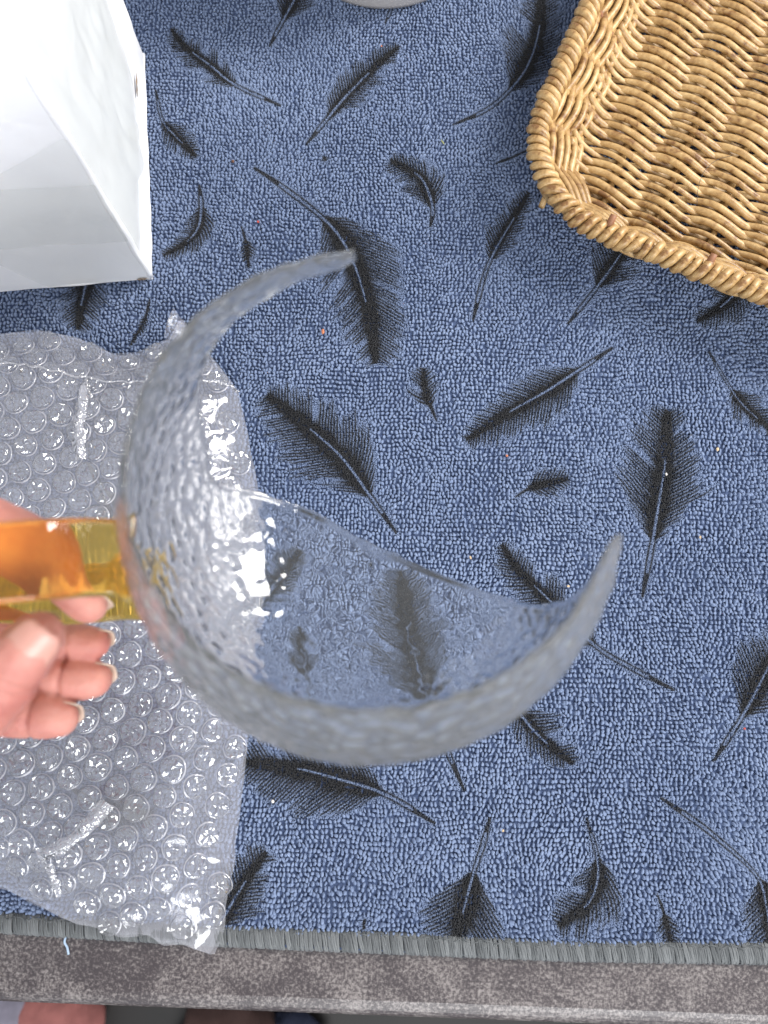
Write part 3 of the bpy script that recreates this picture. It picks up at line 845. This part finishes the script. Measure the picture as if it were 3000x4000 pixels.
    for i in range(n):
        p = W(cu + q[i, 0], cv + q[i, 1], ZT + 0.0005)
        nw = e1 * nr[i, 0] + e2 * nr[i, 1]
        tg = np.cross(ez, nw)
        # local x along the rim, local y = inward
        M = Matrix(((tg[0], -nw[0], 0), (tg[1], -nw[1], 0), (0, 0, 1)))
        o = link('rim_coil', coils[(i * 5 + i // 7) % 7])
        o.matrix_world = Matrix.Translation(Vector(p)) @ (M @ Matrix.Rotation(rng.normal(0, 0.08), 3, 'Z')).to_4x4() @ Matrix.Scale(rng.uniform(0.93, 1.07), 4)
        adopt(o, root)
    for px, py in [(2385, 868), (2775, 1020)]:
        p = T(px, py, 0.0415)
        V, F = tube([p + np.array([-0.001, -0.002, -0.006]), p, p + np.array([0.0015, 0.003, 0.0025])], [0.0021, 0.0022, 0.0019], 8)
        adopt(link('peg', mesh_np('peg', V, F, m_peg)), root)
build_basket()

# ------------------------------------------------------------------ bubble wrap
WRAP_PX = [(-330, 1300), (0, 1285), (130, 1272), (280, 1300), (430, 1365), (520, 1360), (600, 1325), (650, 1305), (690, 1225), (770, 1330), (840, 1410), (920, 1520), (950, 1700),
           (985, 1880), (1018, 2080), (1015, 2250), (985, 2500), (965, 2750), (945, 2950), (915, 3200), (880, 3450), (838, 3690), (815, 3745), (745, 3722), (690, 3695), (610, 3700), (560, 3665),
           (440, 3668), (370, 3640), (290, 3625), (200, 3585), (100, 3540), (0, 3478), (-330, 3440)]
WRAP = np.array([T(x, y, 0.012)[:2] for x, y in WRAP_PX])
def wrap_h(x, y):
    d = -sdist(np.stack([x, y], 1), WRAP)
    d = np.clip(d, 0, 0.05)
    return 0.0065 + 0.013 * sstep(0.0, 0.035, d) + 0.006 * (fbm(x / 0.035, y / 0.035, 71) - 0.5) * sstep(0, 0.02, d)
def build_wrap():
    root = thing('bubble_wrap', 'clear crumpled bubble wrap lying at the left under the hand', 'bubble wrap', (-0.14, 0.02, 0.005))
    lo, hi = WRAP.min(0), WRAP.max(0)
    st = 0.0026
    gx = np.arange(lo[0] - st, hi[0] + st, st); gy = np.arange(lo[1] - st, hi[1] + st, st)
    X, Y = np.meshgrid(gx, gy); nx = len(gx); ny = len(gy); X = X.ravel(); Y = Y.ravel()
    idx = np.arange(nx * ny).reshape(ny, nx)
    a = idx[:-1, :-1].ravel(); b_ = idx[:-1, 1:].ravel(); c = idx[1:, 1:].ravel(); d = idx[1:, :-1].ravel()
    F = np.vstack([np.stack([a, b_, c], 1), np.stack([a, c, d], 1)])
    pts = np.stack([X, Y], 1); f = -sdist(pts, WRAP) + (vnoise(X / 0.006, Y / 0.006, 5) - 0.5) * 0.0012
    Z = wrap_h(X, Y)
    V, FF = clip_mesh(np.stack([X, Y, Z], 1), F, f)
    o = adopt(link('film', mesh_np('film', V, FF, m_film)), root)
    # second layer of film below, a little larger to the lower right, with its own relief
    off = np.array([0.0010, -0.0008])
    f2 = -sdist(pts - off, WRAP) + (vnoise(X / 0.01, Y / 0.01, 15) - 0.5) * 0.002 + 0.0006
    Z2 = np.maximum(0.0052, Z * 0.55 + 0.002 * fbm(X / 0.01, Y / 0.01, 35) - 0.0005)
    V, FF = clip_mesh(np.stack([X, Y, Z2], 1), F, f2)
    adopt(link('backing_film', mesh_np('backing_film', V, FF, m_film_low)), root)
    # bubbles
    ms = []
    for s in range(10):
        r_ = np.random.default_rng(100 + s); m = 20
        prof = [(1.13, 0.02), (1.0, 0.03), (1.05, 0.22), (1.04, 0.45), (0.96, 0.66), (0.80, 0.74), (0.52, 0.74), (0.25, 0.73)]
        V = []
        dent = r_.uniform(0, 2 * math.pi); 
        for i, (r, z) in enumerate(prof):
            for k in range(m):
                t = 2 * math.pi * (k + 0.5 * (i % 2)) / m
                cr = 1 + (0.03 * math.sin(3 * t + dent) + r_.normal(0, 0.012))
                dz = 0
                if i >= 4: dz = -0.20 * max(0, math.cos(t - dent)) ** 2 * (1 - r * 0.6) + r_.normal(0, 0.055) - 0.14 * abs(math.sin(2.5 * t + dent * 2)) * (1.0 - r * 0.5)
                V.append((0.0059 * r * cr * math.cos(t), 0.0059 * r * cr * math.sin(t), 0.0059 * (z + dz) * 0.95))
        V.append((0, 0, 0.0059 * 0.62)); F = []
        for i in range(len(prof) - 1):
            for k in range(m):
                l = (k + 1) % m; F.append((i * m + k, i * m + l, (i + 1) * m + l)); F.append((i * m + k, (i + 1) * m + l, (i + 1) * m + k))
        for k in range(m): F.append(((len(prof) - 1) * m + k, (len(prof) - 1) * m + (k + 1) % m, len(V) - 1))
        me = mesh_np('bubble', V, F, m_bubble, False); me.materials.append(m_weld)
        mi = np.zeros(len(F), np.int32); mi[:2 * m] = 1; me.polygons.foreach_set('material_index', mi)
        sm = np.zeros(len(F), bool); sm[:m * 8] = True
        me.polygons.foreach_set('use_smooth', sm)
        ms.append(me)
    pitch = 0.0146; th = math.radians(17); pos = []
    for i in range(-40, 40):
        for j in range(-40, 40):
            x = pitch * (i + 0.5 * (j % 2)); y = pitch * 0.866 * j
            pos.append((x * math.cos(th) - y * math.sin(th) - 0.13, x * math.sin(th) + y * math.cos(th) + 0.02))
    pos = np.array(pos)
    pos = pos + np.stack([(fbm(pos[:, 0] / 0.05, pos[:, 1] / 0.05, 6) - 0.5), (fbm(pos[:, 0] / 0.05, pos[:, 1] / 0.05, 16) - 0.5)], 1) * 0.007 + rng.normal(0, 0.00025, pos.shape)
    sd = sdist(pos, WRAP); pos = pos[sd < -0.0035]
    pj = project(np.column_stack([pos, np.full(len(pos), 0.018)])); pos = pos[pj[:, 0] > -60]
    e = 0.002
    def put(pos, z_of, parent_list=None):
        hx = (z_of(pos[:, 0] + e, pos[:, 1]) - z_of(pos[:, 0] - e, pos[:, 1])) / (2 * e)
        hy = (z_of(pos[:, 0], pos[:, 1] + e) - z_of(pos[:, 0], pos[:, 1] - e)) / (2 * e)
        z = z_of(pos[:, 0], pos[:, 1])
        for k in range(len(pos)):
            nv = Vector((-hx[k], -hy[k], 1)).normalized()
            yield k, Matrix.Translation((pos[k, 0], pos[k, 1], z[k] - 0.0002)) @ nv.to_track_quat('Z', 'Y').to_matrix().to_4x4() @ Matrix.Rotation(rng.uniform(0, 6.28), 4, 'Z')
    for k, M in put(pos, wrap_h):
        o = link('bubble', ms[int(rng.integers(10))]); sc = rng.uniform(0.92, 1.07)
        o.matrix_world = M @ Matrix.Diagonal((sc, sc, sc * rng.uniform(0.75, 1.15), 1))
        adopt(o, root)
    # crinkled shiny strips and the welded seam
    def strip(pts, wd, s, name='shiny_strip'):
        c = catmull([T(x, y, 0.02)[:2] for x, y in pts], 30)
        V = []; F = []
        for i in range(30):
            t = c[min(i + 1, 29)] - c[max(i - 1, 0)]; t = t / np.linalg.norm(t); nrm = np.array([-t[1], t[0]])
            ww = wd * (0.65 + 0.7 * float(vnoise(np.array(i / 4.0), np.array(0.3), s)))
            for j in range(7):
                p = c[i] + nrm * ww * (j / 3 - 1)
                z = float(wrap_h(np.array([p[0]]), np.array([p[1]]))[0]) + 0.0042 + 0.0022 * float(vnoise(np.array(i / 2.0), np.array(j / 1.5), s + 3)) - 0.0006 * abs(j - 3)
                V.append((p[0], p[1], z))
        for i in range(29):
            for j in range(6): F.append((i * 7 + j, (i + 1) * 7 + j, (i + 1) * 7 + j + 1, i * 7 + j + 1))
        adopt(link(name, mesh_np(name, V, F, m_flash)), root)
    strip([(335, 1500), (322, 1600), (310, 1700), (322, 1800)], 0.0034, 3)
    strip([(160, 3340), (270, 3290), (360, 3210), (430, 3130)], 0.0036, 13)
    strip([(195, 3370), (200, 3430), (205, 3520)], 0.0022, 23)
    def seam(pts, rad, s):
        c = catmull([T(x, y, 0.02)[:2] for x, y in pts], 60)
        c = c + (np.stack([vnoise(np.arange(60) / 2.2, np.zeros(60), s), vnoise(np.arange(60) / 2.2, np.ones(60) * 9, s)], 1) - 0.5) * 0.0022
        z = wrap_h(c[:, 0], c[:, 1]) + 0.0045
        V, F = tube(np.column_stack([c, z]), rad, 6)
        adopt(link('seam', mesh_np('seam', V, F, m_flash)), root)
    seam([(-100, 1425), (60, 1428), (200, 1450), (330, 1475), (450, 1490), (570, 1500)], 0.0008, 2)
    seam([(340, 1480), (350, 1530), (365, 1560)], 0.0006, 4)
    seam([(780, 1475), (880, 1480), (925, 1510)], 0.0006, 5)
    # upright torn film corner at the top edge
    A = T(640, 1320, 0.012); B = T(780, 1350, 0.012); C = T(690, 1222, 0.016)
    V = []; F = []; n = 10
    for i in range(n + 1):
        for j in range(n + 1 - i):
            p = A * (1 - i / n - j / n) + B * (i / n) + C * (j / n); V.append(p + np.array([0, 0, 0.003 * float(vnoise(np.array(i / 2.5), np.array(j / 2.5), 8)) + 0.006 * j / n]))
    ix = {}; k = 0
    for i in range(n + 1):
        for j in range(n + 1 - i): ix[i, j] = k; k += 1
    for i in range(n):
        for j in range(n - i):
            F.append((ix[i, j], ix[i + 1, j], ix[i, j + 1]))
            if j < n - i - 1: F.append((ix[i + 1, j], ix[i + 1, j + 1], ix[i, j + 1]))
    adopt(link('film_corner', mesh_np('film_corner', V, F, m_film_low, False)), root)
build_wrap()

# ------------------------------------------------------------------ broken glass jug
BREAK = [(1375, 500), (1368, 955), (1392, 1012), (1330, 1045), (1250, 1068), (1180, 1090), (1100, 1125), (1030, 1175), (950, 1222), (900, 1275), (850, 1330), (800, 1410), (775, 1500), (778, 1580), (790, 1680),
         (812, 1760), (822, 1850), (850, 1888), (900, 1905), (960, 1915), (1030, 1930), (1100, 1952), (1200, 1990), (1300, 2042), (1400, 2100), (1500, 2150), (1600, 2190), (1700, 2238), (1800, 2275), (1900, 2312),
         (2050, 2352), (2150, 2364), (2215, 2345), (2260, 2312), (2310, 2250), (2355, 2165), (2385, 2118), (2412, 2085), (2900, 2085), (2900, 500)]
JC = P(1451, 2001, 0.235)
def build_jug():
    root = thing('broken_jug', 'broken curved piece of hammered clear glass jug with amber handle', 'glass jug', tuple(JC))
    prof = [(0.0617, 0.0442), (0.0646, 0.0376), (0.0687, 0.0265), (0.0715, 0.0155), (0.0733, 0.0), (0.0722, -0.016), (0.0670, -0.033), (0.058, -0.048), (0.044, -0.059), (0.025, -0.0645), (0.0, -0.066)]
    pr = catmull(prof, 170); pr[-1] = (0.00001, pr[-1][1])
    n = 560
    th = np.linspace(0, 2 * math.pi, n, endpoint=False)
    V = np.zeros((len(pr), n, 3))
    V[:, :, 0] = pr[:, 0][:, None] * np.cos(th); V[:, :, 1] = pr[:, 0][:, None] * np.sin(th); V[:, :, 2] = pr[:, 1][:, None]
    # hammered dimples pressed into the wall
    V = V.reshape(-1, 3)
    tn = np.gradient(pr, axis=0); nrm2 = np.stack([-tn[:, 1], tn[:, 0]], 1); nrm2 /= np.linalg.norm(nrm2, axis=1)[:, None]
    N3 = np.stack([np.outer(nrm2[:, 0], np.cos(th)), np.outer(nrm2[:, 0], np.sin(th)), np.repeat(nrm2[:, 1][:, None], n, 1)], 2).reshape(-1, 3)
    V = V + N3 * ((worley(V / 0.0046) - 0.5) * (0.00060 + 0.00105 * sstep(-0.058, -0.040, V[:, 2])))[:, None]
    V = V @ np.array((Matrix.Rotation(math.radians(1.1), 3, 'Y') @ Matrix.Rotation(math.radians(-7.0), 3, 'X')).transposed())
    i = np.arange(len(pr) - 1)[:, None] * n; k = np.arange(n)[None]; l = (k + 1) % n
    a = (i + k).ravel(); b_ = (i + l).ravel(); c = (i + n + l).ravel(); d = (i + n + k).ravel()
    F = np.vstack([np.stack([a, d, c], 1), np.stack([a, c, b_], 1)])
    px = project(V + JC)
    f = sdist(px, BREAK) / 10 + (vnoise(px[:, 0] / 26, px[:, 1] / 26, 4) - 0.5) * 0.9 + (vnoise(px[:, 0] / 90, px[:, 1] / 90, 14) - 0.5) * 1.6
    VV, FF = clip_mesh(V, F, f)
    ro = Matrix.Rotation(math.radians(1.1), 3, 'Y') @ Matrix.Rotation(math.radians(-7.0), 3, 'X'); zl = (VV @ np.array(ro))[:, 2]
    me = mesh_np('wall', VV, FF, m_glass)
    o = link('wall', me, root)
    so = o.modifiers.new('thickness', 'SOLIDIFY'); so.thickness = 0.0015; so.offset = -1; so.use_even_offset = True
    # the wall thins out towards the lip and the fracture
    pv = project(VV + JC)
    t = sstep(0.0, 1.0, np.minimum(sdist(pv, BREAK) / 26.0, (0.0442 - zl) / 0.0030))
    vg = o.vertex_groups.new(name='wall_thickness')
    for i_, q_ in enumerate(t): vg.add([i_], float(q_), 'REPLACE')
    so.vertex_group = 'wall_thickness'; so.thickness_vertex_group = 0.30; so.use_even_offset = False
    # thick rounded lip following the surviving rim
    # handle: flat ribbon of amber glass
    pts = [(520, 2180, .2240), (430, 2178, .2225), (300, 2178, .2165), (60, 2194, .2080), (-200, 2220, .2080), (-350, 2245, .2360), (-290, 2270, .2630), (-60, 2305, .2735), (250, 2318, .2760), (470, 2300, .2775), (640, 2292, .2790)]
    path = catmull([P(*q) for q in pts], 70)
    wd = np.array([0.10, 1.0, 0.0]); wd /= np.linalg.norm(wd)
    tan = np.gradient(path, axis=0); tan /= np.linalg.norm(tan, axis=1)[:, None]
    V = []; sec = []
    hw, ht, rr = 0.0112, 0.0024, 0.0018
    for (sx, sy, a0) in ((1, 1, 0), (-1, 1, 90), (-1, -1, 180), (1, -1, 270)):
        for q in range(5):
            t = math.radians(a0 + 90 * q / 4)
            sec.append((sx * (hw - rr) + rr * math.cos(t), sy * (ht - rr) + rr * math.sin(t)))
    ns = len(sec)
    for i in range(70):
        w_ = wd - tan[i] * (wd @ tan[i]); w_ /= np.linalg.norm(w_)
        nn = np.cross(tan[i], w_)
        fl = 1 + 0.22 * max(0, 1 - i / 7) ** 2 + 0.25 * max(0, 1 - (69 - i) / 7) ** 2
        for (x, y) in sec: V.append(path[i] + w_ * x * fl + nn * y * fl - JC)
    F = [(i * ns + k, i * ns + (k + 1) % ns, (i + 1) * ns + (k + 1) % ns, (i + 1) * ns + k) for i in range(69) for k in range(ns)]
    F.append(tuple(range(ns))[::-1]); F.append(tuple(69 * ns + k for k in range(ns)))
    h = link('handle', mesh_np('handle', V, F, m_amber), root)
    h['label'] = 'amber ribbon handle'
build_jug()

# ------------------------------------------------------------------ hand
def build_hand():
    root = thing('hand', 'bare hand at the left edge holding the amber handle', 'hand', tuple(P(-200, 2500, 0.27)))
    R0 = np.array(root.location)
    chains = dict(
        index=[(-520, 2270, .262, .0135), (-170, 2090, .2400, .0125), (0, 2095, .2410, .0110), (170, 2172, .2475, .0098), (255, 2270, .2560, .0080), (330, 2352, .2600, .0068), (352, 2366, .2610, .0060)],
        middle=[(-540, 2450, .278, .0125), (-230, 2400, .285, .0108), (20, 2450, .2900, .0092), (200, 2490, .2920, .0080), (320, 2508, .2930, .0071), (368, 2512, .2930, .0062)],
        ring=[(-540, 2590, .285, .0125), (-230, 2590, .290, .0108), (0, 2610, .2920, .0096), (180, 2635, .2920, .0090), (310, 2650, .2920, .0084), (365, 2654, .2920, .0070)],
        little=[(-540, 2720, .285, .0120), (-260, 2760, .286, .0105), (-60, 2770, .286, .0098), (80, 2785, .286, .0093), (180, 2798, .286, .0085), (232, 2806, .286, .0070)],
        thumb=[(-560, 2960, .262, .0165), (-300, 2930, .245, .0140), (-110, 2800, .232, .0105), (10, 2660, .2260, .0098), (80, 2570, .2235, .0092), (135, 2505, .2225, .0082), (158, 2478, .2222, .0070)],
        palm=[(-1500, 2800, .30, .026), (-1050, 2680, .285, .028), (-760, 2600, .275, .027), (-560, 2560, .272, .022)],
        palm2=[(-760, 2600, .275, .026), (-600, 2380, .268, .016)], palm3=[(-760, 2650, .275, .026), (-590, 2760, .28, .016)], palm4=[(-900, 2760, .278, .026), (-580, 2940, .262, .018)], palm5=[(-600, 2380, .272, .014), (-590, 2760, .282, .015)])
    ends = {}
    bs = bmesh.new(); bmesh.ops.create_uvsphere(bs, u_segments=14, v_segments=9, radius=1.0)
    SV = np.array([v.co for v in bs.verts]); SF = [tuple(v.index for v in f.verts) for f in bs.faces]; bs.free()
    AV = []; AF = []
    for name, ch in chains.items():
        pts = np.array([np.append(P(q[0], q[1], q[2]), q[3]) for q in ch])
        cc = catmull(pts, 46) if len(pts) > 2 else np.linspace(pts[0], pts[1], 20)
        ends[name] = cc
        for q in cc:
            o_ = len(AV) * len(SV)
            AV.append(SV * q[3] + q[:3] - R0); AF.extend([tuple(i + o_ for i in f) for f in SF])
    me = mesh_np('skin', np.vstack(AV), AF)
    tmp = bpy.data.objects.new('hand_raw', me); COL.objects.link(tmp)
    rm = tmp.modifiers.new('r', 'REMESH'); rm.mode = 'VOXEL'; rm.voxel_size = 0.0009; rm.use_smooth_shade = True
    sm = tmp.modifiers.new('s', 'SMOOTH'); sm.factor = 0.5; sm.iterations = 5
    dg = bpy.context.evaluated_depsgraph_get()
    me2 = bpy.data.meshes.new_from_object(tmp.evaluated_get(dg))
    bpy.data.objects.remove(tmp)
    me2.name = 'skin'
    # finger creases, nail fold and a little lumpiness pressed into the mesh
    co = np.zeros(len(me2.vertices) * 3); me2.vertices.foreach_get('co', co); co = co.reshape(-1, 3)
    no = np.zeros(len(me2.vertices) * 3); me2.vertices.foreach_get('normal', no); no = no.reshape(-1, 3)
    disp = (fbm(co[:, 0] / 0.012 + co[:, 2] / 0.01, co[:, 1] / 0.012, 5) - 0.5) * 0.0007
    for nm, fr in (('index', (0.60,)), ('middle', (0.52, 0.72)), ('ring', (0.52, 0.72)), ('little', (0.5, 0.72)), ('thumb', (0.62, 0.56))):
        cc = ends[nm]
        for f in fr:
            k = int(f * 45); p = cc[k, :3] - R0; t = cc[min(k + 1, 45), :3] - cc[k - 1, :3]; t /= np.linalg.norm(t)
            dq = co - p; al = dq @ t; rad = np.linalg.norm(dq - al[:, None] * t, axis=1)
            disp -= 0.0009 * np.exp(-(al / 0.0010) ** 2) * (rad < cc[k, 3] * 1.35)
    co = co + no * disp[:, None]
    me2.vertices.foreach_set('co', co.ravel()); me2.update()
    me2.materials.clear(); me2.materials.append(m_skin)
    me2.polygons.foreach_set('use_smooth', np.ones(len(me2.polygons), bool))
    link('skin', me2, root)
    to_cam = lambda p: (np.array([0, 0, CAM_H]) - p) / np.linalg.norm(np.array([0, 0, CAM_H]) - p)
    def nail(tip, axis, normal, ln, wd, curve, mat, back, parent_name='fingernail'):
        axis = axis / np.linalg.norm(axis); normal = normal - axis * (normal @ axis); normal /= np.linalg.norm(normal)
        side = np.cross(axis, normal)
        V = []; F = []; n = 12; m = 14
        for i in range(n + 1):
            x = -back + (ln) * i / n
            e = i / n
            hw = wd / 2 * (0.90 + 0.10 * math.sin(math.pi * min(e * 1.2, 1))) * (1 if e < 0.75 else math.sqrt(max(0.05, 1 - ((e - 0.75) / 0.27) ** 2 * 0.75)))
            if e < 0.2: hw *= 0.80 + 0.20 * math.sin(e / 0.2 * math.pi / 2)
            for j in range(m + 1):
                y = hw * (2 * j / m - 1)
                z = -curve * (y / (wd / 2)) ** 2 - 0.10 * ln * (e - 0.3) ** 2
                V.append(tip + axis * x + side * y + normal * z - R0)
        for i in range(n):
            for j in range(m): F.append((i * (m + 1) + j, i * (m + 1) + j + 1, (i + 1) * (m + 1) + j + 1, (i + 1) * (m + 1) + j))
        o = link(parent_name, mesh_np(parent_name, V, F, mat), root)
        s_ = o.modifiers.new('t', 'SOLIDIFY'); s_.thickness = 0.0006; s_.offset = 0
        return o
    # thumb nail faces the camera
    th = ends['thumb']; ax = th[45, :3] - th[33, :3]; ax /= np.linalg.norm(ax)
    p = th[39, :3]; tc = to_cam(p); nrm = tc - ax * (tc @ ax); nrm /= np.linalg.norm(nrm)
    nail(p + nrm * (th[39, 3] * 1.0), ax, nrm, 0.0185, 0.0142, 0.0038, m_nail, 0.0108)
    for nm, ln in (('index', 0.0095), ('middle', 0.0095), ('ring', 0.0103), ('little', 0.0100)):
        c = ends[nm]; ax = c[45, :3] - c[36, :3]; ax /= np.linalg.norm(ax)
        p = c[45, :3]; tc = to_cam(p); away = -(tc - ax * (tc @ ax)); away /= np.linalg.norm(away)
        up = np.array([0.15, 0.75, 0.0]); up = up - ax * (up @ ax)
        nrm = away * 0.55 + up / np.linalg.norm(up) * 0.75; nrm /= np.linalg.norm(nrm)
        nail(p + nrm * (c[45, 3] * 0.74), ax, nrm, ln, c[40, 3] * 1.62, 0.0022, m_nailtip, ln - c[45, 3] - 0.0003)
build_hand()

# ------------------------------------------------------------------ crumbs, thread, hair
def crumb(px, py, c, sx, sy, s, label, group=None):
    m = bpy.data.materials.get('crumb_%s' % c) or None
    cols = dict(orange=(0.55, 0.19, 0.09), cream=(0.62, 0.46, 0.28), brown=(0.14, 0.06, 0.03), red=(0.45, 0.06, 0.04), green=(0.30, 0.32, 0.14), white=(0.75, 0.70, 0.66))
    if m is None:
        m, nt, b = new_mat('crumb_%s' % c); n1 = noise(nt, 900, 3); k = cols[c]
        cr = ramp(nt, [(0.3, tuple(0.6 * x for x in k)), (0.7, k)]); nt.links.new(n1.outputs['Fac'], cr.inputs['Fac'])
        nt.links.new(cr.outputs['Color'], b.inputs['Base Color']); b.inputs['Roughness'].default_value = 0.8
    bm = bmesh.new(); bmesh.ops.create_icosphere(bm, subdivisions=2, radius=1.0)
    r_ = np.random.default_rng(s)
    for v in bm.verts: v.co = Vector((v.co.x * sx, v.co.y * sy, v.co.z * min(sx, sy) * 0.7)) * float(1 + r_.normal(0, 0.16))
    me = bpy.data.meshes.new('crumb'); bm.to_mesh(me); bm.free(); me.materials.append(m)
    o = link('crumb', me); p = T(px, py, 0.005)
    o.location = p; o.rotation_euler = (0, 0, float(r_.uniform(0, 6)))
    o['label'] = label; o['category'] = 'crumb'; o['group'] = group or 'crumbs scattered on the towel'
crumb(1262, 1296, 'orange', 0.0016, 0.0009, 1, 'pale orange flake on the towel right of the glass tip')
crumb(1008, 866, 'red', 0.0008, 0.0007, 2, 'tiny red crumb right of the white box corner')
crumb(1490, 180, 'orange', 0.0006, 0.0005, 3, 'tiny orange crumb below the pale grey tub')
crumb(1980, 1780, 'orange', 0.0008, 0.0007, 4, 'tiny orange crumb below the long slanting feather')
crumb(2803, 1755, 'cream', 0.0013, 0.0008, 5, 'cream seed-shaped crumb right of the tall feather')
crumb(2603, 1852, 'white', 0.0008, 0.0006, 6, 'white speck lying on the tall feather')
crumb(1838, 2178, 'cream', 0.0010, 0.0006, 7, 'cream crumb above the broken glass edge')
crumb(2220, 2290, 'cream', 0.0008, 0.0006, 8, 'cream crumb beside the right glass point')
crumb(2735, 2098, 'cream', 0.0009, 0.0006, 9, 'cream crumb beside the base of the tall feather')
crumb(2908, 2846, 'red', 0.0007, 0.0006, 10, 'tiny red crumb near the right edge below the feather')
crumb(1730, 556, 'green', 0.0020, 0.0005, 11, 'thin greenish fleck left of the basket')
crumb(910, 630, 'brown', 0.0010, 0.0009, 12, 'brown crumb right of the white box')
crumb(1065, 3130, 'white', 0.0008, 0.0007, 13, 'white speck below the glass, right of the bubble wrap')
crumb(1965, 3245, 'cream', 0.0007, 0.0006, 14, 'cream speck near the lower hem feather')
m_hair, nt, b = new_mat('dark_hair'); b.inputs['Base Color'].default_value = (0.02, 0.014, 0.01, 1); b.inputs['Roughness'].default_value = 0.4
pts = [T(x, y, 0.018) for x, y in [(2722, 800), (2728, 730), (2752, 668), (2800, 625), (2860, 608)]]
V, F = tube(catmull(pts, 24), 0.00016, 5)
o = link('hair', mesh_np('hair', V, F, m_hair)); o['label'] = 'thin dark curved hair lying in the wicker basket'; o['category'] = 'hair'
m_fluff, nt, b = new_mat('pale_blue_thread'); b.inputs['Base Color'].default_value = (0.32, 0.42, 0.55, 1); b.inputs['Roughness'].default_value = 0.9
pts = [T(x, y, 0.0012) for x, y in [(258, 3655), (252, 3680), (262, 3700), (268, 3728)]]
V, F = tube(catmull(pts, 20), 0.0006, 6)
o = link('loose_thread', mesh_np('loose_thread', V, F, m_fluff)); o['label'] = 'short pale blue loose thread on the table below the hem'; o['category'] = 'thread'

# ------------------------------------------------------------------ clothes on the floor below the table edge
def garment(px, py, rad, col, name, label, s):
    p = T(px, py, -0.72 + 0.02)
    bm = bmesh.new(); bmesh.ops.create_icosphere(bm, subdivisions=5, radius=1.0)
    co = np.array([v.co for v in bm.verts])
    k = 1 + 0.5 * (fbm(co[:, 0] * 2.2 + 9, co[:, 1] * 2.2 + co[:, 2] + 9, s, 4) - 0.5)
    for v, q in zip(bm.verts, k): v.co = Vector((v.co.x * rad * q, v.co.y * rad * q, max(v.co.z * rad * 0.45 * q, -0.019)))
    me = bpy.data.meshes.new(name); bm.to_mesh(me); bm.free(); me.materials.append(fabric(name + '_fabric', col))
    me.polygons.foreach_set('use_smooth', np.ones(len(me.polygons), bool))
    o = link(name, me); o.location = p; o['label'] = label; o['category'] = 'cloth'
garment(215, 4060, 0.065, (0.36, 0.13, 0.115), 'pink_cloth', 'blurred pink cloth below the table at the lower left', 3)
garment(10, 4035, 0.06, (0.24, 0.22, 0.27), 'lavender_cloth', 'blurred lavender grey cloth in the bottom left corner below the table', 5)
garment(880, 4110, 0.07, (0.045, 0.02, 0.016), 'brown_cloth', 'blurred brownish cloth below the middle of the table edge', 7)
garment(1150, 4110, 0.05, (0.015, 0.02, 0.045), 'navy_cloth', 'blurred navy cloth below the table, right of the brownish one', 9)
